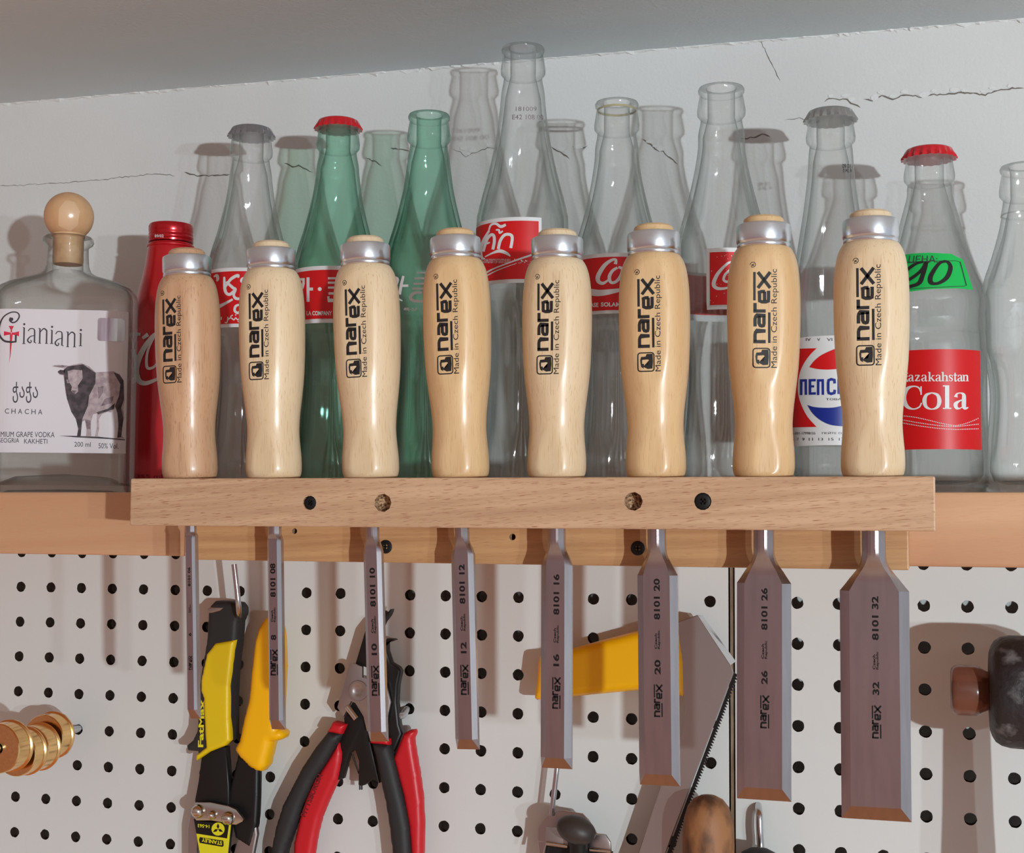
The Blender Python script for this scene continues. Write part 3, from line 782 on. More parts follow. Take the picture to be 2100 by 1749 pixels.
class Label:
    """shapes given where they are seen in the photo (u, v up is -v) wrapped on the bottle wall"""
    def __init__(s, b, rad, prof, lift=.00025): s.b = b; s.rad = rad; s.prof = prof; s.mb = MB(); s.k = 0
    def patch(s, phi0, phi1, z0, z1, m, lift):
        nu = max(3, int(abs(phi1 - phi0) / .06)); nv = max(2, int((z1 - z0) / .005)); vs = []; fs = []
        for j in range(nv + 1):
            z = z0 + (z1 - z0) * j / nv; r = interp(s.prof, z) + lift
            for i in range(nu + 1):
                a = phi0 + (phi1 - phi0) * i / nu; vs.append((r * math.sin(a), -r * math.cos(a), z))
        for j in range(nv):
            for i in range(nu):
                q = j * (nu + 1) + i; fs.append((q, q + 1, q + nu + 2, q + nu + 1))
        s.mb.add(vs, fs, m)
    def draw(s, D, mat0, lift, step=5, axis=0):
        def fm(u, nv, l):
            a, z = s.b.local(u, -nv, s.rad); r = interp(s.prof, z) + lift
            return (r * math.sin(a), -r * math.cos(a), z)
        D.onto(s.mb, fm, mat0, step, axis)
    def build(s, name, mats, root):
        return s.mb.build(name, mats, root, 60, True)

def flip_ok(o): return o

def make_bottle(name, label, u, vtop, d, R, neck, gmat, profile=None, mod='flutes', cap=None, n=60, group=None):
    b = Bottle(u, vtop, d); H = b.top - (.0004 if cap else 0)
    b.H = H; b.prof = profile(R, H, neck) if profile else contour_profile(R, H, neck); b.R = R
    root = thing('glass_bottle', label, 'bottle', (b.x, b.y, b.z), group)
    fn = flutes(H) if mod == 'flutes' else mod
    bottle_mesh(b.prof, H, neck, mod=fn, n=n).build('glass_body', gmat, root, 40, True)
    if cap:
        mb = MB(); crown(mb, H + .0008); mb.build('crown_cap', cap, root, 50, True)
    b.root = root; return b
G_GLASS = 'empty drink bottles on the shelf'
D_B = 35
def dd(): return Decal()

# clear, grey cap, red label with Arabic writing
b = make_bottle('bottle', 'clear glass bottle with grey crown cap and red label in Arabic script', 516, 266, D_B, .0288, .0138, M['glass'], cap=M['cap_grey'], group=G_GLASS)
L = Label(b, b.R, b.prof); z1 = b.local(510, 549, b.R)[1]; z0 = b.local(510, 671, b.R)[1]
L.patch(b.alpha - 1.45, b.alpha + 1.5, z0, z1, 0, .0003); L.patch(b.alpha - 1.45, b.alpha + 1.5, z0 + .0023, z1 - .0024, 1, .00045)
D = dd()
def arab(D, ox, oy, s=1.0):
    # large swash letters, traced stroke by stroke from the label
    for pts, w in (([(440,568),(446,565),(448,572),(446,577)], [3,6,6,3]), ([(461,568),(462,590),(465,601),(472,604),(480,598),(483,594)], [4,6,6,6,6,5]),
                   ([(463,590),(474,573),(488,565),(489,570)], [3,6,6,3]), ([(465,578),(478,590),(483,594),(480,605),(484,612),(492,613)], [5,6,6,5,6,5]),
                   ([(509,568),(498,572),(496,577),(503,580)], [6,6,6,5]), ([(448,630),(460,624),(478,614)], [8,6,4])):
        D.stroke([(u + ox, -(v + oy)) for u, v in pts], [x * s for x in w], 0, 5)
    D.stroke([(492 + ox, -625 - oy), (484 + ox, -628 - oy), (482 + ox, -637 - oy), (488 + ox, -642 - oy), (494 + ox, -636 - oy)], [4, 5, 5, 5, 3], 0, 5)
arab(D, 0, 0)
D.stroke([(455, -650), (455, -656)], 2.2); D.stroke([(462,-661),(466,-662),(468,-655),(468,-650)], 2.2, 0, 4); D.stroke([(468,-656),(474,-652),(480,-656),(484,-652),(488,-656),(492,-652)], 2.4, 0, 4)
D.stroke([(473,-650),(478,-646)], 2); D.disc(484, -646, 1.4); D.stroke([(488, -660), (492, -658), (493, -652)], 2.2, 0, 4)
L.draw(D, 2, .0006); L.build('label', [M['label_white'], M['label_red'], M['label_white']], b.root)

# green, red cap, red label in Korean
b = make_bottle('bottle', 'green glass bottle with red crown cap and red label in Korean letters', 694, 250, D_B, .0285, .0138, M['glass_green'], cap=M['cap_red'], group=G_GLASS)
L = Label(b, b.R, b.prof); z1 = b.local(688, 545, b.R)[1]; z0 = b.local(688, 662, b.R)[1]
L.patch(b.alpha - 1.4, b.alpha + 1.5, z0, z1, 0, .0003); L.patch(b.alpha - 1.4, b.alpha + 1.5, z0 + .0027, z1 - .0027, 1, .00045)
D = dd()
for pts in ([(615,573),(624,573),(624,582),(622,590),(618,597)], [(613,584),(623,584)]): D.stroke([(u, -v) for u, v in pts], 5, 0)
D.rect(630, 636, -619, -569); D.rect(634, 643, -596, -590); D.disc(656.5, -593, 4)
for y in (571, 580, 590): D.rect(673, 700, -y - 2.2, -y + 2.2)
D.stroke([(674,-602),(700,-602)], 5); D.stroke([(674,-608),(674,-616),(700,-617)], 5)
D.text('LA COMPANY', 630, 681, -647, -638, 0, .03)
L.draw(D, 2, .0006); L.build('label', [M['label_white'], M['label_red'], M['label_white']], b.root)

# green, open, white print
b = make_bottle('bottle', 'open green glass bottle with white Korean lettering printed on it', 880, 235, D_B, .0287, .0136, M['glass_green'], group=G_GLASS)
L = Label(b, b.R, b.prof); D = dd()
D.stroke([(803,-568),(812,-570),(816,-574),(812,-588),(806,-597)], [5,6,6,5,3], 0, 4); D.stroke([(808,-580),(816,-581)], 4)
D.stroke([(828,-566),(824,-582),(820,-604)], [5,6,6]); D.stroke([(824,-586),(838,-586)], [5,5])
D.rect(855, 885, -561, -558); D.rect(850, 885, -573, -569); D.rect(848, 886, -584, -580); D.rect(846, 886, -594, -590)
D.stroke([(866,-600),(850,-601),(842,-610),(850,-617),(880,-618)], [5,6,6,6,5], 0, 4); D.stroke([(818,-613),(826,-617)], [4,2])
D.text('특상', 828, 856, -638, -631, 0, .02)
L.draw(D, 0, .0003); L.build('printed_lettering', [M['label_white']], b.root)

# tallest, clear, open, Thai label
b = make_bottle('bottle', 'tallest open clear glass bottle with red label in Thai script', 1073, 98, D_B, .0297, .0138, M['glass'], group=G_GLASS)
L = Label(b, b.R, b.prof); z1 = b.local(1060, 445, b.R)[1]; z0 = b.local(1060, 580, b.R)[1]
pr_ = b.local(1110, 500, b.R)[0]; pr2 = b.local(1104, 500, b.R)[0]
L.patch(b.alpha - 1.42, pr_, z0, z1, 0, .0003); L.patch(b.alpha - 1.42, pr2, z0 + .0024, z1 - .0024, 1, .00045)
D = dd()
for pts, w in (([(1038,461),(1028,465),(1018,459),(1008,462),(1004,474),(1006,476)], [5,6,5,4,3,2]), ([(1004,474),(993,494),(988,512),(990,528),(996,531)], [4,6,6,5,3]),
               ([(993,516),(1000,492),(1008,482),(1014,484),(1015,496),(1012,512)], [5,6,6,6,6,6]), ([(1000,500),(1006,497)], [4,3]),
               ([(1023,511),(1027,494),(1036,482),(1048,482),(1051,490),(1048,509)], [6,6,6,6,6,6]), ([(1025,494),(1030,490)], [4,3]),
               ([(1018,472),(1024,472),(1026,478),(1032,474)], [3,4,4,3]), ([(996,527),(1012,519),(1026,515),(1040,520),(1047,526)], [2,4,7,6,2])):
    D.stroke([(u, -v) for u, v in pts], w, 0, 5)
D.text('เครองหมายการคาจดทะเบยน', 986, 1047, -540, -531, 0, .0, .0)
D.stroke([(990,-566),(1010,-553),(1050,-537),(1090,-523)], [5,3,3,4], 0, 5); D.stroke([(992,-570),(1020,-555),(1060,-540)], [3,2,1], 0, 4)
for k in range(26): D.disc(1052 + random.random() * 36, -532 - random.random() * 10, .5 + random.random() * .9, 0, 6)
L.draw(D, 2, .0006)
L.build('label', [M['label_white'], M['label_red'], M['label_white']], b.root)
L = Label(b, .0152, b.prof); D = dd(); D.text('181009', 1058, 1100, -228, -219, 0, .0); D.text('E42 108 00', 1052, 1112, -246, -236, 0, .0)
def _n(u, nv, l):
    a, z = b.local(u, -nv, .0152); r = interp(b.prof, z) + .0002; return (r * math.sin(a), -r * math.cos(a), z)
D.onto(L.mb, _n, 0, 4, 0); L.build('date_print', [M['bull_mid']], b.root)

# clear, open, red label with Spanish line
b = make_bottle('bottle', 'open clear glass bottle with dirty yellowish rim and red label below it', 1265, 210, D_B, .0275, .0136, M['glass'], group=G_GLASS)
L = Label(b, b.R, b.prof); z1 = b.local(1250, 519, b.R)[1]; z0 = b.local(1250, 643, b.R)[1]
pl = b.local(1196, 560, b.R)[0]; L.patch(pl, b.alpha + 1.5, z0, z1, 0, .0003); L.patch(pl + .02, b.alpha + 1.5, z0 + .0021, z1 - .0024, 1, .00045)
mb = MB(); Hh = b.H
mb.lathe([(.0122, Hh - .0046), (.0128, Hh - .0049), (.0130, Hh - .0053), (.0127, Hh - .0058), (.0122, Hh - .0060)], 40, caps=False, mod=lambda a, z: 1 + .012 * math.sin(3 * a))
mb.build('rim_residue', M['residue'], b.root, 50, True)
D = dd()
D.stroke([(1262,-542),(1263,-533),(1254,-534),(1240,-545),(1228,-565),(1228,-577),(1238,-581),(1252,-571)], [7,5,6,8,9,8,6,3], 0, 6)
D.stroke([(1266,-549),(1256,-556),(1250,-568),(1253,-579),(1263,-578),(1273,-566),(1276,-552),(1268,-548)], [5,6,7,6,6,7,6,5], 0, 6)
D.stroke([(1204,-598),(1230,-601),(1260,-597),(1284,-592)], [14,13,9,4], 0, 5)
D.text('ASE', 1211, 1228, -630, -621, 0, .035); D.text('SOLAM', 1233, 1272, -629, -620, 0, .035)
L.draw(D, 2, .0006); L.build('label', [M['label_white'], M['label_red'], M['label_white']], b.root)

# clear, open, worn label and a second one round the back
b = make_bottle('bottle', 'open clear glass bottle with worn red and white square label on its right side', 1479, 180, D_B, .0282, .0142, M['glass'], group=G_GLASS)
L = Label(b, b.R, b.prof); z1 = b.local(1480, 508, b.R)[1]; z0 = b.local(1480, 634, b.R)[1]
pl = b.local(1449, 560, b.R)[0]; L.patch(pl, b.alpha + 1.35, z0, z1, 0, .0003); L.patch(pl + .075, b.alpha + 1.3, z0 + .0026, z1 - .0026, 1, .00045)
D = dd()
D.stroke([(1503,-544),(1500,-538),(1490,-542),(1472,-562),(1464,-582),(1470,-591),(1484,-592),(1500,-588)], [4,4,5,7,8,7,5,4], 0, 6)
D.stroke([(1502,-550),(1488,-562),(1484,-574),(1492,-578),(1502,-570)], [5,5,5,5,4], 0, 6); D.disc(1453, -582, 2.5)
for k in range(22): D.disc(1456 + random.random() * 46, -520 - random.random() * 104, .4 + random.random() * .7, 0, 5)
L.draw(D, 2, .0006)
L.patch(b.alpha + PI - .15, b.alpha + PI + .95, z0, z1 - .006, 0, .0003); L.patch(b.alpha + PI - .1, b.alpha + PI + .9, z0 + .002, z1 - .008, 1, .0002)
L.build('label', [M['label_white'], M['label_red'], M['label_white']], b.root)

# tall straight necked bottle, bare cap, white red and blue label
def straight_profile(R, H, neck):
    t = [(0, .88), (.008, .94), (.03, .985), (.09, 1.0), (.30, 1.0), (.43, .985), (.50, .95), (.58, .87), (.66, .755), (.74, .64), (.82, .55), (.88, .50)]
    pr = [(R * r, H * z) for z, r in t]; pr = [p for p in pr if p[1] < H - .03] + [(neck * .95, H - .027), (neck * .93, H - .023)]
    return catmull(pr, 3)
b = make_bottle('bottle', 'clear glass bottle with bare tin crown cap and white, red and blue label', 1703, 231, D_B, .0262, .0140, M['glass_b'], straight_profile, None, M['cap_bare'], group=G_GLASS)
L = Label(b, b.R, b.prof); z1 = b.local(1700, 688, b.R)[1]; z0 = b.local(1700, 913, b.R)[1]
L.patch(b.alpha - 1.5, b.alpha + 1.5, z0, z1, 0, .0003)
q = lambda x, y: (1600 + x / 6.244, -(660 + y / 6.244))
D = dd()
D.poly([q(*p) for p in [(130,345)] + [(470,338)] + catmull([(470,338),(380,430),(300,550),(250,680),(232,830),(245,960),(290,1090),(360,1220),(470,1345)], 4) + [(130,1352)]], 0)
D.poly([q(*p) for p in catmull([(380,580),(440,500),(540,420),(690,350)], 4) + [(960,330), (960,600)] + catmull([(720,605),(600,612),(480,604),(380,580)], 4)], 0)
D.poly([q(*p) for p in catmull([(355,1065),(420,1170),(520,1260),(650,1320),(820,1340)], 4) + [(960,1340),(960,1040)] + catmull([(830,1062),(700,1095),(560,1100),(440,1090),(355,1065)], 4)], 1)
for x0 in (262, 475):
    D.poly([q(*p) for p in ((x0,735),(x0+88,733),(x0+90,935),(x0+60,935),(x0+58,765),(x0+32,766),(x0+30,938),(x0,938))], 1)
D.poly([q(*p) for p in ((372,733),(460,730),(460,762),(404,764),(404,812),(440,811),(440,840),(404,841),(404,902),(462,900),(462,932),(372,935))], 1)
D.stroke([q(*p) for p in ((698,790),(694,745),(655,735),(622,748),(616,780),(616,880),(624,912),(655,922),(694,910),(700,870))], 5.4, 1)
D.stroke([q(750,730), q(750,925)], 5.4, 1); D.stroke([q(752,915), q(850,740)], 5.4, 1); D.stroke([q(850,730), q(850,925)], 5.4, 1)
D.text('ТОВАРНЫЙ', 1600 + 588/6.244, 1760, -(660 + 1005/6.244), -(660 + 970/6.244), 2, .01)
for t, x, w in (('IV', 335, 60), ('V', 475, 40), ('VI', 600, 68)): D.text(t, 1600 + x/6.244, 1600 + (x+w)/6.244, -(660 + 245/6.244), -(660 + 208/6.244), 2, .0)
D.text('85-001-17998155', 1600 + 140/6.244, 1600 + 455/6.244, -(660 + 1442/6.244), -(660 + 1410/6.244), 2, .0)
D.text('ПЕЙТЕ ОХЛАЖД', 1600 + 540/6.244, 1600 + 1010/6.244, -(660 + 1442/6.244), -(660 + 1405/6.244), 2, .0)
for t, x, w in (('5', 165, 20), ('7', 222, 24), ('9', 292, 28), ('11', 375, 50), ('13', 495, 58), ('15', 622, 62), ('17', 752, 66)): D.text(t, 1600 + x/6.244, 1600 + (x+w)/6.244, -(660 + 1520/6.244), -(660 + 1485/6.244), 2, .0)
L.draw(D, 1, .0005, 4); L.build('label', [M['label_white'], M['label_red'], M['label_blue'], M['label_grey']], b.root)
L = Label(b, .0155, b.prof); D = dd(); D.text('09 01', 1729, 1747, -344, -335, 0, .01); D.text('0142 A', 1730, 1750, -353, -345, 0, .01)
D.onto(L.mb, lambda u, nv, l: (lambda a, z: ((interp(b.prof, z) + .0003) * math.sin(a), -(interp(b.prof, z) + .0003) * math.cos(a), z))(*b.local(u, -nv, .0152)), 0, 4, 0)
L.build('date_print', [M['ink']], b.root)

# short bottle, red cap, red label, green price sticker
def cola_profile(R, H, neck):
    t = [(0, .88), (.01, .94), (.03, .985), (.06, 1.0), (.42, 1.0), (.46, .985), (.50, .975), (.545, 1.0), (.575, .985), (.62, .90), (.68, .77), (.74, .64), (.80, .54), (.86, .465)]
    pr = [(R * r, H * z) for z, r in t]; pr = [p for p in pr if p[1] < H - .03] + [(neck * .95, H - .028), (neck * .93, H - .023)]
    return catmull(pr, 3)
b = make_bottle('bottle', 'short clear glass bottle with red crown cap, plain red label and green price sticker', 1905, 309, D_B, .0312, .0140, M['glass_b'], cola_profile, None, M['cap_red'], group=G_GLASS)
L = Label(b, b.R, b.prof); z1 = b.local(1930, 716, b.R)[1]; z0 = b.local(1930, 921, b.R)[1]; pr_ = b.local(2010, 800, b.R)[0]
L.patch(b.alpha - 1.35, min(pr_, b.alpha + 1.35), z0, z1, 0, .0003)
D = dd()
def serif(D, ch, x, y, w, h, th, tn, asc=1.0):
    """bold roman letters drawn with thick and thin strokes; y is the base line, h the letter height"""
    X = lambda a, b: (x + a * w, y + b * h)
    st = lambda pts, ww, sm=0: D.stroke([X(*p) for p in pts], ww, 0, sm)
    bar = lambda a, b, hw: D.rect(x + a * w - hw, x + a * w + hw, y + b * h, y + b * h + tn, 0)
    if ch == 'C':
        st([(.93,.70),(.82,.92),(.55,.98),(.25,.85),(.12,.5),(.25,.15),(.55,.02),(.84,.10),(.95,.28)], [tn,tn*1.3,tn*1.2,th*.9,th*1.1,th*.9,tn*1.2,tn*1.3,tn], 5); st([(.93,.62),(.93,.98)], tn*1.2)
    elif ch == 'o':
        st([(.5,.98),(.2,.85),(.1,.5),(.2,.15),(.5,.02),(.8,.15),(.9,.5),(.8,.85),(.5,.98),(.4,.95)], [tn,th*.7,th,th*.7,tn,th*.7,th,th*.7,tn,tn], 4)
    elif ch == 'l': st([(.5,0),(.5,1)], th); bar(.5, 0, th*1.0); D.rect(x+.5*w-th, x+.5*w, y+h-tn, y+h, 0)
    elif ch == 'a':
        st([(.18,.72),(.25,.92),(.5,.97),(.68,.86),(.70,.6),(.70,.15),(.82,.04),(.98,.10)], [th*.9,tn*1.4,tn,th*.8,th,th,th*.6,tn*.7], 4)
        st([(.70,.58),(.40,.48),(.17,.30),(.22,.08),(.42,.03),(.68,.18)], [tn,tn*1.4,th*.95,th*.8,tn,tn], 4)
    elif ch == 'z': st([(.1,.93),(.85,.93)], tn*1.5); st([(.82,.95),(.16,.05)], th*.9); st([(.1,.07),(.9,.07)], tn*1.5); st([(.14,.70),(.14,.96)], tn); st([(.88,.04),(.88,.32)], tn)
    elif ch == 'k': st([(.22,0),(.22,1)], th); bar(.22, 0, th); D.rect(x+.22*w-th, x+.22*w, y+h-tn, y+h, 0); st([(.28,.26),(.72,.62)], tn*1.2); bar(.72, .60, th*.8); st([(.42,.40),(.82,.03)], th*.9); bar(.84, 0, th*.8)
    elif ch == 'h': st([(.2,0),(.2,1)], th); bar(.2, 0, th*.95); D.rect(x+.2*w-th, x+.2*w, y+h-tn, y+h, 0); st([(.24,.45),(.5,.64),(.74,.55),(.78,.4),(.78,0)], [tn,tn*1.3,th,th,th], 4); bar(.78, 0, th*.95)
    elif ch == 'n': st([(.2,0),(.2,.98)], th); bar(.2, 0, th*.95); D.rect(x+.2*w-th, x+.2*w, y+h-tn, y+h, 0); st([(.24,.72),(.5,.95),(.74,.85),(.78,.6),(.78,0)], [tn,tn*1.3,th,th,th], 4); bar(.78, 0, th*.95)
    elif ch == 's': st([(.78,.78),(.6,.95),(.32,.9),(.24,.72),(.45,.55),(.72,.4),(.76,.18),(.5,.03),(.22,.15)], [tn,tn,th*.6,th*.8,th*.8,th*.8,th*.7,tn,tn], 4); st([(.8,.66),(.8,.96)], tn); st([(.2,.04),(.2,.36)], tn)
    elif ch == 't': st([(.4,1.0),(.4,.15),(.55,.02),(.85,.12)], [th*.7,th,th*.7,tn], 3); st([(.05,.72),(.85,.72)], tn*1.4)
z7 = lambda x, y: (1820 + x / 3.803, -(500 + y / 3.803))
def word(D, letters, tall, th, tn):
    for ch, x0, x1, yb, yt in letters:
        a, b_ = z7(x0, yb); c_, d_ = z7(x1, yt); serif(D, ch, a, b_, c_ - a, d_ - b_, th, tn)
word(D, [('K',0,0,0,0)][:0] + [('a',163,212,1072,1022),('z',214,258,1072,1022),('a',262,314,1072,1022),('k',316,372,1072,1000),('a',372,420,1072,1022),('k',420,421,1072,1000)][:5] + [('k',318,318.5,1072,1000)][:0] +
     [('h',420,472,1072,1000),('s',470,512,1072,1022),('t',510,545,1072,1006),('a',540,585,1072,1022),('n',582,628,1072,1022)], 0, 3.2, 1.1)
D.stroke([z7(128,1072), z7(160,1030)], 2); D.stroke([z7(138,1040), z7(160,1072)], 3.2); D.rect(z7(130,0)[0], z7(166,0)[0], z7(0,1076)[1], z7(0,1070)[1]); D.rect(z7(146,0)[0], z7(164,0)[0], z7(0,1012)[1], z7(0,1006)[1])
word(D, [('C',112,275,1292,1108),('o',275,418,1292,1160),('l',424,502,1288,1104),('a',508,628,1288,1160)], 0, 8.6, 2.4)
for k in range(3):
    for j in range(46):
        t = j / 45; x = 95 + t * 605
        y = (1340 + k * 26) + 80 * (3 * t * t - 2 * t ** 3) * (1.1 - k * .28) - (0 if k else 0)
        y = [1342 + 110 * math.sin(t * 2.55) * (t if k == 0 else .9) - (150 * max(0, t - .72) if k == 0 else 60 * max(0, t - .75) if k == 1 else 0) for _ in (0,)][0] if k == 0 else ([1368, 1392][k - 1] + [58, 56][k - 1] * math.sin(min(1.57, t * 2.0)) - [70, 20][k - 1] * max(0, t - .72))
        a, b_ = z7(x, y); D.disc(a, b_, 1.15, 0, 6)
L.draw(D, 1, .0005, 4); L.build('label', [M['label_red'], M['label_white']], b.root)
# sticker on the shoulder
L = Label(b, .0225, b.prof); D = dd()
D.poly([z7(*p) for p in ((90,100),(200,80),(330,74),(480,84),(552,130),(570,374),(480,366),(330,372),(170,396),(90,410))], 0)
def sticker_map(u, nv, l):
    a, z = b.local(u, -nv, .0222); r = max(interp(b.prof, z), .0165) + .0006 + l; return (r * math.sin(a), -r * math.cos(a), z)
D.onto(L.mb, sticker_map, 0, 4, 0)
D = dd(); D.stroke([z7(*p) for p in ((150,150),(500,140),(528,150),(536,340),(520,348),(150,372))], 1.2, 0)
D.text('ЦЕНА:', *[z7(190,0)[0], z7(382,0)[0]], z7(0,168)[1], z7(0,98)[1], 0, .0)
D.stroke([z7(*p) for p in ((290,150),(240,165),(180,230),(175,290),(215,290),(280,220),(310,150),(290,260),(265,330),(170,358),(140,350))], [5,6,6,7,6,6,6,7,7,7,5], 1, 5)
D.stroke([z7(*p) for p in ((440,145),(390,165),(340,260),(340,320),(380,325),(430,280),(460,200),(450,155),(420,145))], [5,6,7,7,6,7,7,6,5], 1, 5)
D.onto(L.mb, lambda u, nv, l: sticker_map(u, nv, .0002), 1, 4, 0)
L.build('price_sticker', [M['tag_green'], M['label_grey'], M['ink']], b.root)

# bottle cut by the right edge
b = make_bottle('bottle', 'open clear glass bottle with raised script, at the right end of the row', 2102, 340, D_B, .0262, .0140, M['glass_b'], group=G_GLASS)
L = Label(b, b.R, b.prof); D = dd()
D.stroke([(2078,-640),(2062,-655),(2058,-668),(2070,-674),(2090,-668),(2110,-664)], [2,3,4,3,2.5,2], 0, 5); D.stroke([(2072,-640),(2078,-655),(2086,-640),(2092,-655),(2102,-645)], 2.5, 0, 5)
def emb(u, nv, l):
    a, z = b.local(u, -nv, b.R); r = interp(b.prof, z) + .0004; return (r * math.sin(a), -r * math.cos(a), z)
D.onto(L.mb, emb, 0, 4, 0); L.build('embossed_script', [M['glass_b']], b.root)

# red aluminium bottle
def aluminium():
    b = Bottle(351, 461, 46); H = b.top
    root = thing('aluminium_bottle', 'red aluminium screw top bottle with a white swash, beside the pale vodka flask', 'bottle', (b.x, b.y, b.z))
    R = .0287; hz = lambda v: b.local(351, v, .015)[1]
    prof = [(R * .8, 0), (R * .93, .002), (R * .98, .006), (R, .02)] + [(r * R, hz(v)) for v, r in ((850, .99), (780, .965), (740, .955), (700, .925), (660, .875), (620, .80), (585, .71), (560, .64), (530, .575), (505, .545))]
    prof = catmull(prof, 3)
    mb = MB(); mb.lathe([(.0005, .003), (R * .7, .002)] + prof + [(.0154, hz(502)), (.0160, hz(500)), (.0160, hz(497)), (.0146, hz(495)), (.0142, hz(492)), (.0005, hz(492))], 56)
    D = Decal(); z3 = lambda x, y: (250 + x / 3.07, -(440 + y / 3.07))
    D.stroke([z3(*p) for p in ((225,745),(190,765),(130,850),(92,960),(105,1040),(150,1062),(225,1035))], [7,9,11,12,11,9,6], 0, 6)
    D.stroke([z3(*p) for p in ((200,770),(160,860),(158,960),(200,960),(230,920))], [3,5,6,5,4], 0, 6)
    D.stroke([z3(48,752), z3(108,752)], [7,6]); D.stroke([z3(122,778), z3(158,752)], [6,9])
    D.stroke([z3(85,760), z3(62,830), z3(52,900)], [4,5,3], 0, 4); D.stroke([z3(78,850), z3(52,930)], [4,3])
    D.text('355 ml', *[z3(95,0)[0], z3(255,0)[0]], z3(0,1660)[1], z3(0,1635)[1], 1, .0)
    def fm(u, nv, l):
        a, z = b.local(u, -nv, R * .97); r = interp(prof, z) + .0003; return (r * math.sin(a), -r * math.cos(a), z)
    D.onto(mb, fm, 1, 4, 0)
    mb.build('can_body', [M['red_can'], M['label_white'], M['red_print']], root, 40, True)
    mb = MB(); z0 = hz(490); k = (H - z0)
    mb.lathe([(.0138, z0), (.0151, z0), (.0153, z0 + k*.10), (.0147, z0 + k*.14), (.0152, z0 + k*.20), (.0152, z0 + k*.30), (.0147, z0 + k*.36), (.0151, z0 + k*.42), (.0147, z0 + k*.5), (.0150, z0 + k*.56), (.0149, z0 + k*.86), (.0143, z0 + k*.97), (.0130, z0 + k), (.0005, z0 + k)], 48,
             mod=lambda a, z: 1 + (.012 * math.cos(24 * a) if z > z0 + k*.6 and z < z0 + k*.9 else 0))
    D = Decal(); D.text('89/02', 318, 336, -487, -481, 0, .01)
    D.onto(mb, lambda u, nv, l: (lambda a, z: (.0154 * math.sin(a), -.0154 * math.cos(a), z))(*b.local(u, -nv, .015)), 1, 3, 0)
    mb.build('screw_cap', [M['red_can_cap'], M['label_white']], root, 50, True)
aluminium()

